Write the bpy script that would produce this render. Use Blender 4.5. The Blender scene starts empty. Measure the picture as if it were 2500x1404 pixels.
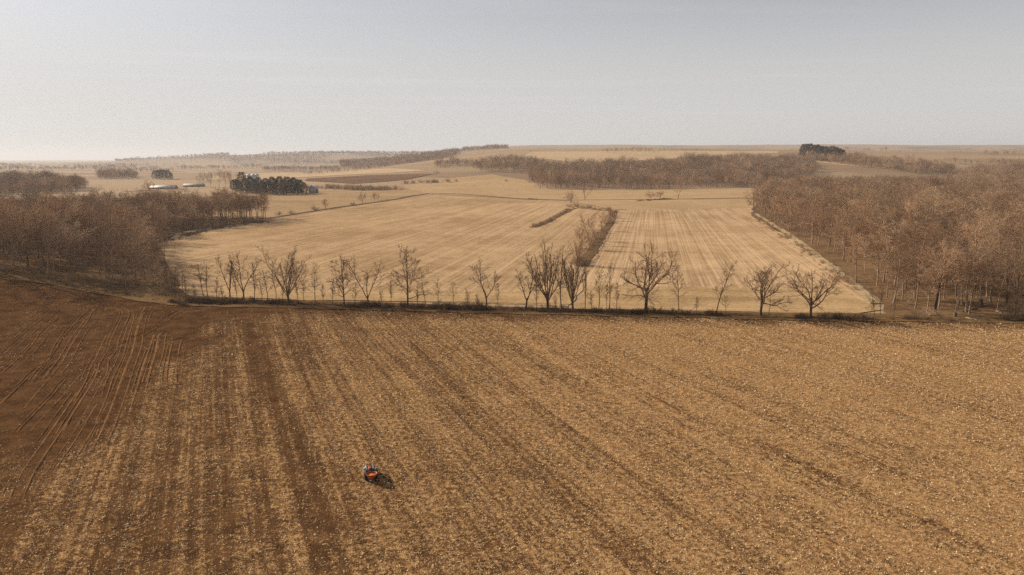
import bpy, math, time
import numpy as np
from mathutils import Vector
from mathutils.geometry import delaunay_2d_cdt
T0 = time.time()
SC = bpy.context.scene
COL = SC.collection
R = math.radians

# ------------------------------------------------------------------ camera
CAM_H, FPX, PW, PH = 44.0, 1750.0, 2500.0, 1404.0
PITCH = math.atan(314.0 / FPX)
cam = bpy.data.cameras.new('camera'); cam_o = bpy.data.objects.new('camera', cam); COL.objects.link(cam_o)
cam.sensor_width = 36.0; cam.lens = 36.0 * FPX / PW
cam.clip_start = 0.5; cam.clip_end = 80000
cam_o.location = (0, 0, CAM_H); cam_o.rotation_euler = (math.pi / 2 - PITCH, 0, 0)
SC.camera = cam_o

# ------------------------------------------------------------------ sky, sun, exposure
SUN_EL = R(27.0)
SUN_AZ = math.atan2(-0.915, 0.40)            # compass angle from +Y towards +X: left and ahead of the camera
S = Vector((math.sin(SUN_AZ) * math.cos(SUN_EL), math.cos(SUN_AZ) * math.cos(SUN_EL), math.sin(SUN_EL)))
world = bpy.data.worlds.new('World'); SC.world = world; world.use_nodes = True
wn, wl = world.node_tree.nodes, world.node_tree.links
wn.clear()
wo = wn.new('ShaderNodeOutputWorld'); bg = wn.new('ShaderNodeBackground'); sky = wn.new('ShaderNodeTexSky')
sky.sky_type = 'NISHITA'; sky.sun_disc = False; sky.sun_elevation = SUN_EL; sky.sun_rotation = SUN_AZ
sky.altitude = 300; sky.air_density = 1.0; sky.dust_density = 1.2; sky.ozone_density = 1.5
bg.inputs['Strength'].default_value = 0.080
hs = wn.new('ShaderNodeHueSaturation'); hs.inputs['Saturation'].default_value = 0.34
wl.new(sky.outputs[0], hs.inputs['Color'])
tc = wn.new('ShaderNodeTexCoord'); sx = wn.new('ShaderNodeSeparateXYZ'); wl.new(tc.outputs['Generated'], sx.inputs[0])
def wmath(op, a, b=None, c=None):
    n = wn.new('ShaderNodeMath'); n.operation = op
    for i, v in enumerate((a, b, c)):
        if v is None: continue
        if isinstance(v, (int, float)): n.inputs[i].default_value = v
        else: wl.new(v, n.inputs[i])
    return n.outputs[0]
zc = wmath('MAXIMUM', sx.outputs[2], 0.02)
cx = wn.new('ShaderNodeCombineXYZ')
wl.new(wmath('DIVIDE', sx.outputs[0], zc), cx.inputs[0]); wl.new(wmath('DIVIDE', sx.outputs[1], zc), cx.inputs[1])
mp = wn.new('ShaderNodeMapping'); mp.inputs['Rotation'].default_value = (0, 0, R(8)); mp.inputs['Scale'].default_value = (0.10, 0.42, 1)
wl.new(cx.outputs[0], mp.inputs[0])
nz = wn.new('ShaderNodeTexNoise'); nz.inputs['Scale'].default_value = 1.0; nz.inputs['Detail'].default_value = 6; nz.inputs['Roughness'].default_value = 0.55; nz.inputs['Distortion'].default_value = 0.6
wl.new(mp.outputs[0], nz.inputs['Vector'])
cr = wn.new('ShaderNodeMapRange'); cr.interpolation_type = 'SMOOTHSTEP'
cr.inputs[1].default_value = 0.52; cr.inputs[2].default_value = 0.74; cr.inputs[3].default_value = 0.0; cr.inputs[4].default_value = 0.34
wl.new(nz.outputs[0], cr.inputs[0])
mxc = wn.new('ShaderNodeMix'); mxc.data_type = 'RGBA'
veil = wn.new('ShaderNodeMix'); veil.data_type = 'RGBA'; veil.inputs['Factor'].default_value = 0.64   # thin high cloud, strongest at the horizon, faded overhead to cut ambient fill
vf = wn.new('ShaderNodeMapRange'); vf.interpolation_type = 'SMOOTHERSTEP'
for q_, v_ in enumerate((0.0, 0.30, 0.90, 0.06)): vf.inputs[q_ + 1].default_value = v_
wl.new(sx.outputs[2], vf.inputs[0]); wl.new(vf.outputs[0], veil.inputs['Factor'])
veil.inputs['B'].default_value = (6.9, 6.95, 6.6, 1); wl.new(hs.outputs[0], veil.inputs['A'])
cf = wn.new('ShaderNodeMapRange'); cf.interpolation_type = 'SMOOTHSTEP'; cf.inputs[1].default_value = 0.035; cf.inputs[2].default_value = 0.085
wl.new(sx.outputs[2], cf.inputs[0])
wl.new(wmath('MULTIPLY', cr.outputs[0], cf.outputs[0]), mxc.inputs['Factor']); wl.new(veil.outputs['Result'], mxc.inputs['A'])
mxc.inputs['B'].default_value = (8.0, 8.0, 7.9, 1)
tint = wn.new('ShaderNodeMix'); tint.data_type = 'RGBA'; tint.blend_type = 'MULTIPLY'; tint.inputs['Factor'].default_value = 1.0
tint.inputs['B'].default_value = (1.0, 0.975, 1.0, 1)
wl.new(mxc.outputs['Result'], tint.inputs['A'])
wl.new(tint.outputs['Result'], bg.inputs['Color']); wl.new(bg.outputs[0], wo.inputs['Surface'])

sun = bpy.data.lights.new('sun', 'SUN'); sun.energy = 5.0; sun.angle = R(0.6); sun.color = (1.0, 0.87, 0.70)
sun_o = bpy.data.objects.new('sun', sun); COL.objects.link(sun_o)
sun_o.rotation_euler = (-S).to_track_quat('-Z', 'Y').to_euler(); sun_o.location = (-200, 100, 300)

vs = SC.view_settings
SC.display_settings.display_device = 'sRGB'
vs.view_transform = 'Standard'; vs.look = 'None'; vs.exposure = 0.28; vs.gamma = 1.0; vs.use_curve_mapping = False
SC.cycles.max_bounces = 5; SC.cycles.diffuse_bounces = 3; SC.cycles.volume_bounces = 0
SC.cycles.use_denoising = False

# ------------------------------------------------------------------ helpers: noise, terrain, unprojection
def hash2(ix, iy, seed=0):
    h = (ix.astype(np.int64) * 374761393 + iy.astype(np.int64) * 668265263 + seed * 1442695041) & 0x7fffffff
    h = ((h ^ (h >> 13)) * 1274126177) & 0x7fffffff
    h = h ^ (h >> 16)
    return (h & 0xffff) / 65535.0
def vnoise(x, y, seed=0):
    x = np.asarray(x, float); y = np.asarray(y, float)
    ix, iy = np.floor(x), np.floor(y); fx, fy = x - ix, y - iy
    fx = fx * fx * (3 - 2 * fx); fy = fy * fy * (3 - 2 * fy)
    a = hash2(ix, iy, seed); b = hash2(ix + 1, iy, seed); c = hash2(ix, iy + 1, seed); d = hash2(ix + 1, iy + 1, seed)
    return (a * (1 - fx) + b * fx) * (1 - fy) + (c * (1 - fx) + d * fx) * fy
def fbm(x, y, seed=0, oct=4):
    s = 0; a = 0.5; t = 0
    for k in range(oct):
        s = s + a * vnoise(x * 2 ** k, y * 2 ** k, seed + k * 17); t += a; a *= 0.5
    return s / t
def sst(e0, e1, x):
    t = np.clip((x - e0) / (e1 - e0), 0, 1); return t * t * (3 - 2 * t)

def H(x, y):
    x = np.asarray(x, float); y = np.asarray(y, float)
    z = 12.0 * np.exp(-((x + 225) / 72) ** 2 - ((y - 225) / 85) ** 2)                       # rise at the left end of the near field
    z = z + 1.1 * np.sin(x / 61 + 0.6) * np.sin(y / 83 + 0.4) * sst(60, 220, y) + 0.8 * np.sin(x / 150 + y / 190)
    z = z + 3.0 * np.exp(-((x - 220) / 90) ** 2 - ((y - 330) / 160) ** 2)
    w = 1 + 0.06 * np.sin(x / 330.0)
    z = z + 72 * w * sst(980, 2350, y - 0.10 * x) * sst(-620, 60, x)                          # long ridge on the right
    z = z + 8 * np.exp(-((x - 780) / 260) ** 2 - ((y - 1500) / 260) ** 2)
    z = z + 42 * np.exp(-((x + 380) / 560) ** 2 - ((y - 3500) / 620) ** 2)                    # wooded hill in the middle distance
    z = z + 88 * sst(-4100, -1900, x) * sst(4800, 6200, y)                                     # far hills
    z = z + 20 * (fbm(x / 900, y / 900, 5, 3) - 0.5) * sst(1500, 3500, y)
    return z

CP, SP = math.cos(PITCH), math.sin(PITCH)
def ray(px, py):
    a = (px - PW / 2) / FPX; b = (PH / 2 - py) / FPX
    return np.array([a, CP + b * SP, -SP + b * CP])
def G(px, py):
    """ground point seen at a pixel of the photograph"""
    d = ray(px, py); d = d / np.linalg.norm(d)
    t = TS
    for _ in range(3):
        below = CAM_H + d[2] * t < H(d[0] * t, d[1] * t)
        k = int(np.argmax(below))
        if not below[k]: k = len(t) - 1
        if k == 0: break
        t = np.linspace(t[k - 1], t[k], 40)
    p = d * t[k]
    return np.array([p[0], p[1], float(H(p[0], p[1]))])
TS = np.concatenate([np.geomspace(20, 12000, 700), [30000]])
def AZ(px, dist):
    """point at a bearing (given as photo column) and a distance ahead"""
    return np.array([(px - PW / 2) / 1778.0 * dist, dist, 0.0])
def metres(px_len, p):
    """pixels to metres at a ground point"""
    return px_len * (p[1] * CP + (CAM_H - p[2]) * SP) / FPX
def GP(pts): return [G(*p) for p in pts]

# ------------------------------------------------------------------ helpers: objects and materials
def link(o, parent=None):
    COL.objects.link(o)
    if parent is not None: o.parent = parent
    return o
def tag(o, label=None, cat=None, group=None, kind=None):
    if label: o['label'] = label
    if cat: o['category'] = cat
    if group: o['group'] = group
    if kind: o['kind'] = kind
    return o
def empty(name, loc, rz=0.0, sc=1.0):
    o = bpy.data.objects.new(name, None); o.location = loc; o.rotation_euler = (0, 0, rz); o.scale = (sc, sc, sc)
    o.empty_display_size = 0.5
    return link(o)
def mesh_arrays(name, V, F, smooth=False):
    """V (n,3); F list of index arrays, each (m,k)"""
    me = bpy.data.meshes.new(name)
    V = np.ascontiguousarray(V, np.float32)
    me.vertices.add(len(V)); me.vertices.foreach_set('co', V.ravel())
    F = [np.asarray(f, np.int32) for f in F if len(f)]
    tot = np.concatenate([np.full(len(f), f.shape[1], np.int32) for f in F])
    idx = np.concatenate([f.ravel() for f in F])
    me.loops.add(len(idx)); me.loops.foreach_set('vertex_index', idx)
    me.polygons.add(len(tot))
    st = np.concatenate([[0], np.cumsum(tot)[:-1]]).astype(np.int32)
    me.polygons.foreach_set('loop_start', st); me.polygons.foreach_set('loop_total', tot)
    if smooth: me.polygons.foreach_set('use_smooth', np.ones(len(tot), bool))
    me.update(calc_edges=True)
    return me
def mesh_obj(name, me, mat, parent=None):
    o = bpy.data.objects.new(name, me)
    if mat is not None and not me.materials: me.materials.append(mat)
    return link(o, parent)

class Mat:
    def __init__(s, name, rough=0.9, spec=0.2):
        s.m = bpy.data.materials.new(name); s.m.use_nodes = True
        s.n, s.l = s.m.node_tree.nodes, s.m.node_tree.links
        s.b = s.n['Principled BSDF']; s.b.inputs['Roughness'].default_value = rough
        s.b.inputs['Specular IOR Level'].default_value = spec
    def new(s, t, **kw):
        n = s.n.new(t)
        for k, v in kw.items(): setattr(n, k, v)
        return n
    def put(s, sock, v):
        if v is None: return
        if isinstance(v, (int, float)): sock.default_value = v
        elif isinstance(v, (tuple, list)): sock.default_value = (*v, 1) if len(v) == 3 and sock.type == 'RGBA' else v
        else: s.l.new(v, sock)
    def math(s, op, a, b=None, c=None, clamp=False):
        n = s.new('ShaderNodeMath', operation=op, use_clamp=clamp)
        for i, v in enumerate((a, b, c)): s.put(n.inputs[i], v)
        return n.outputs[0]
    def mix(s, f, a, b, blend='MIX'):
        n = s.new('ShaderNodeMix', data_type='RGBA', blend_type=blend)
        s.put(n.inputs['Factor'], f); s.put(n.inputs['A'], a); s.put(n.inputs['B'], b)
        return n.outputs['Result']
    def pos(s, rot=0.0, scale=(1, 1, 1)):
        g = s.new('ShaderNodeNewGeometry'); m = s.new('ShaderNodeMapping', vector_type='TEXTURE')
        s.l.new(g.outputs['Position'], m.inputs[0]); m.inputs['Rotation'].default_value = (0, 0, rot)
        m.inputs['Scale'].default_value = scale
        return m.outputs[0]
    def noise(s, vec, scale=1.0, detail=3, rough=0.55, dist=0.0):
        n = s.new('ShaderNodeTexNoise'); s.put(n.inputs['Vector'], vec)
        n.inputs['Scale'].default_value = scale; n.inputs['Detail'].default_value = detail
        n.inputs['Roughness'].default_value = rough; n.inputs['Distortion'].default_value = dist
        return n.outputs[0]
    def ss(s, x, a, b, lo=0.0, hi=1.0):
        n = s.new('ShaderNodeMapRange', interpolation_type='SMOOTHSTEP')
        s.put(n.inputs[0], x)
        for i, v in enumerate((a, b, lo, hi)): n.inputs[i + 1].default_value = v
        return n.outputs[0]
    def bump(s, h, strength=0.5, dist=0.1):
        n = s.new('ShaderNodeBump'); n.inputs['Strength'].default_value = strength; n.inputs['Distance'].default_value = dist
        s.l.new(h, n.inputs['Height']); s.l.new(n.outputs[0], s.b.inputs['Normal'])
    def color(s, c): s.put(s.b.inputs['Base Color'], c); return s.m
    def rnd(s): return s.new('ShaderNodeObjectInfo').outputs['Random']
    def attr(s, name): return s.new('ShaderNodeAttribute', attribute_name=name)

def flat(name, c, rough=0.6, spec=0.3, metal=0.0, var=0.15, sc=3.0):
    m = Mat(name, rough, spec); m.b.inputs['Metallic'].default_value = metal
    n = m.noise(m.new('ShaderNodeTexCoord').outputs['Object'], sc, 4)
    lo = tuple(v * (1 - var) for v in c); hi = tuple(min(1, v * (1 + var)) for v in c)
    return m.color(m.mix(m.ss(n, 0.3, 0.7), lo, hi))

# near field: soil and corn residue, the cover comes with the mesh
STRAW = (0.52, 0.312, 0.137); STRAW2 = (0.32, 0.172, 0.07); SOIL = (0.078, 0.038, 0.017); SOIL2 = (0.13, 0.065, 0.028)
def near_field_mat():
    m = Mat('soil_and_residue', 1.0, 0.0)
    P = m.pos()
    cov = m.attr('cover').outputs['Fac']
    n1 = m.noise(P, 5.5, 3, 0.7); n2 = m.noise(P, 1.4, 4, 0.65); n3 = m.noise(P, 0.25, 4, 0.6)
    th = m.math('ADD', m.math('MULTIPLY', n1, 0.62), m.math('MULTIPLY', n2, 0.38))
    rows = m.noise(m.pos(R(22.6), (0.55, 60, 1)), 1.0, 2, 0.5)
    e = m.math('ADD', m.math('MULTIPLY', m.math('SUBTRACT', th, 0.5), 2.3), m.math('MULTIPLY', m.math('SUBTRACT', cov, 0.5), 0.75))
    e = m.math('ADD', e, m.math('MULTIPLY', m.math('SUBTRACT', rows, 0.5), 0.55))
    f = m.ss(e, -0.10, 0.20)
    soil = m.mix(m.ss(n3, 0.35, 0.65), SOIL, SOIL2)
    straw = m.mix(m.ss(n2, 0.35, 0.7), STRAW2, STRAW)
    c = m.mix(f, soil, straw)
    m.bump(th, 0.8, 0.25)
    return m.color(c)
M_NEAR = near_field_mat()

def stubble_mat(name, rot, light, dark, row=3.2, amp=0.55, seed=0.0, furrow=True):
    m = Mat(name, 1.0, 0.0)
    P = m.pos(); 
    A = m.pos(rot, (row, 420, 1)); B = m.pos(rot, (row * 4.4, 900, 1)); Cc = m.pos(rot, (0.8, 160, 1))
    big = m.noise(P, 0.011, 4, 0.55); fine = m.noise(P, 0.7, 4, 0.7); mid = m.noise(P, 0.09, 4, 0.6)
    a = m.noise(A, 1.0, 2, 0.5); b = m.noise(B, 1.0, 2, 0.5); c3 = m.noise(Cc, 1.0, 2, 0.5)
    t = m.math('MULTIPLY', m.math('SUBTRACT', a, 0.5), amp * 1.3)
    t = m.math('ADD', t, m.math('MULTIPLY', m.math('SUBTRACT', b, 0.5), amp * 0.55))
    t = m.math('ADD', t, m.math('MULTIPLY', m.math('SUBTRACT', c3, 0.5), amp * 0.9))
    t = m.math('ADD', t, m.math('MULTIPLY', m.math('SUBTRACT', big, 0.5), 0.9))
    t = m.math('ADD', t, m.math('MULTIPLY', m.math('SUBTRACT', fine, 0.5), 1.1))
    t = m.math('ADD', t, m.math('MULTIPLY', m.math('SUBTRACT', mid, 0.5), 0.8))
    f = m.ss(m.math('ADD', t, 0.5), 0.1, 0.9)
    if furrow:
        m.bump(m.math('ADD', m.math('MULTIPLY', c3, 0.5), m.math('ADD', a, fine)), 0.6, 0.3)
    return m.color(m.mix(f, dark, light))
ROWS_MID = R(-11.0)
M_F1 = stubble_mat('stubble_mid_left', ROWS_MID, (0.53, 0.36, 0.205), (0.31, 0.195, 0.10), row=1.9, amp=0.66)
M_F2 = stubble_mat('stubble_mid_right', ROWS_MID, (0.58, 0.395, 0.23), (0.33, 0.213, 0.112), row=1.2, amp=0.72)
M_F3 = stubble_mat('stubble_far', R(80), (0.50, 0.345, 0.19), (0.36, 0.235, 0.122), row=6, amp=0.3, furrow=False)
M_F4 = stubble_mat('stubble_valley', R(60), (0.45, 0.31, 0.175), (0.29, 0.185, 0.10), row=6, amp=0.35, furrow=False)
M_PLOUGH = stubble_mat('ploughed', R(75), (0.21, 0.125, 0.075), (0.14, 0.08, 0.047), row=5, amp=0.3, furrow=False)
M_PALE = stubble_mat('pale_stubble', R(75), (0.56, 0.41, 0.255), (0.42, 0.29, 0.165), row=5, amp=0.3, furrow=False)
M_VERGE_SHADED = stubble_mat('dead_grass_shaded', R(88), (0.23, 0.14, 0.066), (0.085, 0.049, 0.024), row=1.5, amp=0.3)  # dead grass, its colours darkened to include the shade of the trees
M_MARGIN = stubble_mat('grass_margin', R(30), (0.50, 0.37, 0.215), (0.30, 0.235, 0.13), row=1.0, amp=0.5)
M_LITTER = stubble_mat('leaf_litter', R(88), (0.235, 0.145, 0.075), (0.105, 0.06, 0.032), row=4, amp=0.5)
M_DITCH = stubble_mat('ditch_grass', R(88), (0.20, 0.125, 0.065), (0.13, 0.075, 0.04), row=2, amp=0.4, furrow=False)
M_TRACK = flat('pressed_soil', (0.18, 0.093, 0.041), 1.0, 0.0, 0, 0.3, 0.4)

def ground_mat():
    m = Mat('farmland', 0.95, 0.1)
    P = m.pos(R(12), (1, 1, 1))
    v = m.new('ShaderNodeTexVoronoi', feature='F1', distance='CHEBYCHEV'); v.inputs['Randomness'].default_value = 0.75
    v.inputs['Scale'].default_value = 0.0034; m.l.new(P, v.inputs['Vector'])
    sp = m.new('ShaderNodeSeparateColor'); m.l.new(v.outputs['Color'], sp.inputs[0])
    n = m.noise(P, 0.006, 5, 0.6); n2 = m.noise(P, 0.15, 4, 0.6)
    a = m.mix(m.ss(sp.outputs[0], 0.55, 0.9), (0.42, 0.285, 0.16), (0.25, 0.155, 0.09))
    a = m.mix(m.ss(sp.outputs[1], 0.6, 0.8), a, (0.33, 0.23, 0.135))
    a = m.mix(m.math('MULTIPLY', m.ss(n, 0.3, 0.7), 0.6), a, (0.36, 0.245, 0.14))
    return m.color(m.mix(m.math('MULTIPLY', m.ss(n2, 0.3, 0.7), 0.35), a, (0.22, 0.14, 0.075)))
M_GROUND = ground_mat()

def bark_mat(name, c, var=0.3, lift=0.35):
    m = Mat(name, 0.9, 0.15)
    n = m.noise(m.new('ShaderNodeTexCoord').outputs['Object'], 1.6, 4, 0.65)
    a = m.mix(m.ss(n, 0.3, 0.7), tuple(v * (1 - var) for v in c), tuple(v * (1 + var) for v in c))
    k = m.math('ADD', m.math('MULTIPLY', m.rnd(), lift * 2), 1 - lift)
    hsv = m.new('ShaderNodeHueSaturation'); m.l.new(a, hsv.inputs['Color']); m.l.new(k, hsv.inputs['Value'])
    return m.color(hsv.outputs[0])
M_BARK = bark_mat('bark', (0.098, 0.066, 0.047)); M_TWIG = bark_mat('twigs', (0.165, 0.10, 0.062))
M_WBARK = bark_mat('woodland_bark', (0.24, 0.16, 0.105), 0.35, 0.5); M_WTWIG = bark_mat('woodland_twigs', (0.385, 0.246, 0.147), 0.3, 0.30)
M_WTWIG2 = bark_mat('woodland_twigs_grey', (0.40, 0.27, 0.165), 0.3, 0.38); M_WTWIG3 = bark_mat('woodland_twigs_dark', (0.27, 0.166, 0.098), 0.3, 0.34)
M_BRUSH = bark_mat('brush', (0.16, 0.096, 0.058), 0.3, 0.3); M_PALEBARK = bark_mat('pale_bark', (0.26, 0.195, 0.14), 0.3, 0.2)
M_SCRUB = bark_mat('red_brown_scrub', (0.37, 0.25, 0.155), 0.3, 0.3)
M_NEEDLE = bark_mat('needles', (0.135, 0.095, 0.055), 0.3, 0.3)

# ------------------------------------------------------------------ terrain sheets
def sinh_axis(lo, hi, n, k):
    a, b = math.asinh(lo / k), math.asinh(hi / k)
    return np.sinh(np.linspace(a, b, n)) * k
gx = sinh_axis(-26000, 26000, 400, 160); gy = sinh_axis(-400, 32000, 420, 160)
X, Y = np.meshgrid(gx, gy); nx, ny = len(gx), len(gy)
V = np.stack([X.ravel(), Y.ravel(), H(X, Y).ravel()], 1)
i = np.arange(nx * ny).reshape(ny, nx)
F = np.stack([i[:-1, :-1], i[:-1, 1:], i[1:, 1:], i[1:, :-1]], -1).reshape(-1, 4)
ground = mesh_obj('ground', mesh_arrays('ground', V, [F], True), M_GROUND); tag(ground, 'rolling pale brown farmland reaching to the horizon', kind='structure')

def inside(poly, x, y):
    poly = np.asarray(poly); c = np.zeros(np.shape(x), bool); n = len(poly)
    for k in range(n):
        x0, y0 = poly[k][:2]; x1, y1 = poly[(k + 1) % n][:2]
        if y0 == y1: continue
        hit = ((y0 > y) != (y1 > y)) & (x < (x1 - x0) * (y - y0) / (y1 - y0) + x0)
        c ^= hit
    return c
def drape(name, poly, mat, step, off, label=None, wob=0.0, seed=1):
    """a field: a polygon in plan, triangulated and laid on the terrain"""
    rng = np.random.default_rng(seed)
    b = []
    n = len(poly)
    for k in range(n):
        p, q = np.asarray(poly[k][:2]), np.asarray(poly[(k + 1) % n][:2])
        m = max(1, int(np.linalg.norm(q - p) / step))
        for t in range(m):
            r = p + (q - p) * t / m
            if wob: r = r + (np.array([vnoise(r[0] / (step * 2), r[1] / (step * 2), seed), vnoise(r[0] / (step * 2), r[1] / (step * 2), seed + 9)]) - 0.5) * 2 * wob
            b.append(r)
    b = np.array(b)
    lo, hi = b.min(0), b.max(0)
    xs, ys = np.meshgrid(np.arange(lo[0], hi[0], step), np.arange(lo[1], hi[1], step))
    xs, ys = xs.ravel(), ys.ravel(); k = inside(b, xs, ys)
    pts = [Vector(p) for p in b] + [Vector((float(x), float(y))) for x, y in zip(xs[k], ys[k])]
    vv, ee, ff, *_ = delaunay_2d_cdt(pts, [], [list(range(len(b)))], 1, 1e-4)
    vv = np.array([tuple(v) for v in vv]); z = H(vv[:, 0], vv[:, 1]) + off
    f3 = np.array([f for f in ff if len(f) == 3])
    a = vv[f3]; area = (a[:, 1, 0] - a[:, 0, 0]) * (a[:, 2, 1] - a[:, 0, 1]) - (a[:, 1, 1] - a[:, 0, 1]) * (a[:, 2, 0] - a[:, 0, 0])
    f3[area < 0] = f3[area < 0][:, ::-1]
    o = mesh_obj(name, mesh_arrays(name, np.column_stack([vv, z]), [f3], True), mat)
    return tag(o, label, kind='structure')
def strip(name, pts, width, mat, step, off, label=None, seed=1, wob=0.0):
    pts = np.array([p[:2] for p in pts]); d = np.gradient(pts, axis=0); d /= np.linalg.norm(d, axis=1)[:, None]
    nrm = np.column_stack([-d[:, 1], d[:, 0]]); w = np.broadcast_to(np.asarray(width, float), (len(pts),))[:, None] / 2
    return drape(name, list(pts + nrm * w) + list((pts - nrm * w)[::-1]), mat, step, off, label, wob, seed)

# edge of the near field along the tree line, in photo pixels on the ground
EDGE_PX = [(-700, 640), (-300, 650), (0, 676), (150, 694), (300, 722), (450, 744), (600, 750), (750, 752), (900, 757), (1050, 762), (1200, 767), (1350, 770), (1500, 773),
           (1700, 777), (1900, 782), (2100, 784), (2300, 788), (2500, 790), (2800, 795), (3300, 800)]
EDGE = np.array(GP(EDGE_PX))
def edge_y(x): return np.interp(x, EDGE[:, 0], EDGE[:, 1])

def seg_dist(x, y, pts):
    best = np.full(np.shape(x), 1e9)
    for p, q in zip(pts[:-1], pts[1:]):
        d = np.array(q[:2]) - np.array(p[:2]); L = d @ d
        t = np.clip(((x - p[0]) * d[0] + (y - p[1]) * d[1]) / L, 0, 1)
        best = np.minimum(best, np.hypot(x - p[0] - t * d[0], y - p[1] - t * d[1]))
    return best
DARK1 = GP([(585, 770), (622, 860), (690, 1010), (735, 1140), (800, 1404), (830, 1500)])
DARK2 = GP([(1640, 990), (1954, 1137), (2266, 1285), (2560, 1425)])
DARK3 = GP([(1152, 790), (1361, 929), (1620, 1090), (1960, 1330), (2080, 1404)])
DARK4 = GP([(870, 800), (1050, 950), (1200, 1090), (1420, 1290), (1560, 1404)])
BARE_EDGE = GP([(560, 765), (505, 800), (470, 860), (425, 905), (372, 950), (325, 1010), (250, 1060), (125, 1115), (0, 1170), (-200, 1260)])
def bare(x, y):
    """1 on the smooth tilled soil at the left end, 0 on the residue"""
    P = np.array(BARE_EDGE); o = np.argsort(P[:, 1])
    bx = np.interp(y, P[o, 1], P[o, 0])
    n = (fbm(x / 14, y / 14, 31, 3) - 0.5) * 16 + (fbm(x / 3, y / 3, 35, 2) - .5) * 6
    return sst(3.5, -4.5, x - bx + n) * sst(84, 112, y + n)
def row_uv(x, y):
    wob = 2.5 * np.sin(y / 48 + x / 130) + 0.010 * np.maximum(x + 20, 0) ** 1.15 * (y - 120) / 14
    return x * 0.923 + y * 0.384 + wob, -x * 0.384 + y * 0.923
def cover(x, y):
    u, v = row_uv(x, y)
    c = 0.365 + 0.24 * (vnoise(u / 1.25, v / 110, 3) - .5) + 0.13 * (vnoise(u / 3.4, v / 90, 4) - .5) + 0.09 * (vnoise(u / 11, v / 160, 6) - .5)
    c = c + 0.14 * (fbm(x / 38, y / 38, 8, 4) - .5) + 0.22 * (fbm(x / 5, y / 5, 9, 3) - .5)
    c = c + 0.41 * sst(-85, 70, x + .2 * (y - 110))
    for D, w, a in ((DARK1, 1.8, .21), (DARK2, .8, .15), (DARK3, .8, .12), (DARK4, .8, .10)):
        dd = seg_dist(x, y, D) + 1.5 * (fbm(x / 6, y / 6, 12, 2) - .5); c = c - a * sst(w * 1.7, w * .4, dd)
    b = bare(x, y)
    c = c * (1 - b) + b * (0.13 + 0.24 * (vnoise(u / 3.0, v / 50, 14) - .5) + 0.30 * (fbm(x / 12, y / 12, 15, 3) - .5))
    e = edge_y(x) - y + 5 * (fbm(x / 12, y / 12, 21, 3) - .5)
    return c - 0.34 * sst(14, 2, e)  # cover drops beside the tree line, painting in its shadow strip

st = 0.8
xs = np.arange(-300, 300 + st, st); ys = np.arange(-30, 330, st)
X, Y = np.meshgrid(xs, ys)
u, v = row_uv(X, Y)
Z = H(X, Y) + 0.24 + 0.10 * (vnoise(u / 0.9, v / 20, 41) - 0.5) + 0.16 * (fbm(X / 1.7, Y / 1.7, 43, 2) - 0.5)
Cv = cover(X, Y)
i = np.arange(X.size).reshape(X.shape)
keep = (Y[:-1, :-1] < edge_y(X[:-1, :-1]) + 2.0) & (np.abs(X[:-1, :-1]) < 0.86 * np.maximum(Y[:-1, :-1], 0) + 75)
F = np.stack([i[:-1, :-1], i[:-1, 1:], i[1:, 1:], i[1:, :-1]], -1)[keep]
used = np.unique(F); remap = np.full(X.size, -1); remap[used] = np.arange(len(used))
me = mesh_arrays('tilled_field', np.stack([X.ravel(), Y.ravel(), Z.ravel()], 1)[used], [remap[F]], True)
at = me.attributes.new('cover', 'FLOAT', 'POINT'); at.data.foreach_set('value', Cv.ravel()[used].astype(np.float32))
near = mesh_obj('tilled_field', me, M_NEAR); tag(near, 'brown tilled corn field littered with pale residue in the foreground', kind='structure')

# wheel tracks pressed and thrown up on the bare soil: low earth ridges following the terrain
def catmull(P, n=8):
    P = np.array([p[:2] for p in P]); P = np.vstack([2 * P[0] - P[1], P, 2 * P[-1] - P[-2]]); out = []
    for k in range(1, len(P) - 2):
        for t in np.linspace(0, 1, n, endpoint=False):
            a, b, c, d = P[k - 1:k + 3]
            out.append(0.5 * ((2 * b) + (-a + c) * t + (2 * a - 5 * b + 4 * c - d) * t ** 2 + (-a + 3 * b - 3 * c + d) * t ** 3))
    return np.array(out + [P[-2]])
def ridge(pts, w, h, rngs):
    c = catmull(pts, 14); d = np.gradient(c, axis=0); d /= np.linalg.norm(d, axis=1)[:, None]; nn = np.column_stack([-d[:, 1], d[:, 0]])
    prof = [(-1.0, -0.1), (-0.45, 0.75), (0.05, 1.0), (0.5, 0.55), (0.75, -0.15), (1.05, 0.02)]
    V = []
    k = np.arange(len(c)); hh = h * (0.55 + .8 * vnoise(k / 11.0, k * 0 + rngs, 3)) * np.minimum(1, np.minimum(k, len(c) - 1 - k) / 4 + .1)
    ww = w * (0.7 + 0.6 * vnoise(k / 5.0, k * 0 + rngs, 4))
    for a, b in prof:
        q = c + nn * (a * ww)[:, None]; V.append(np.column_stack([q, H(q[:, 0], q[:, 1]) + 0.255 + b * hh]))
    V = np.stack(V, 1); m = len(prof); i = np.arange(len(c) * m).reshape(len(c), m)
    F = np.stack([i[:-1, :-1], i[:-1, 1:], i[1:, 1:], i[1:, :-1]], -1).reshape(-1, 4)
    return V.reshape(-1, 3), F
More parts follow.
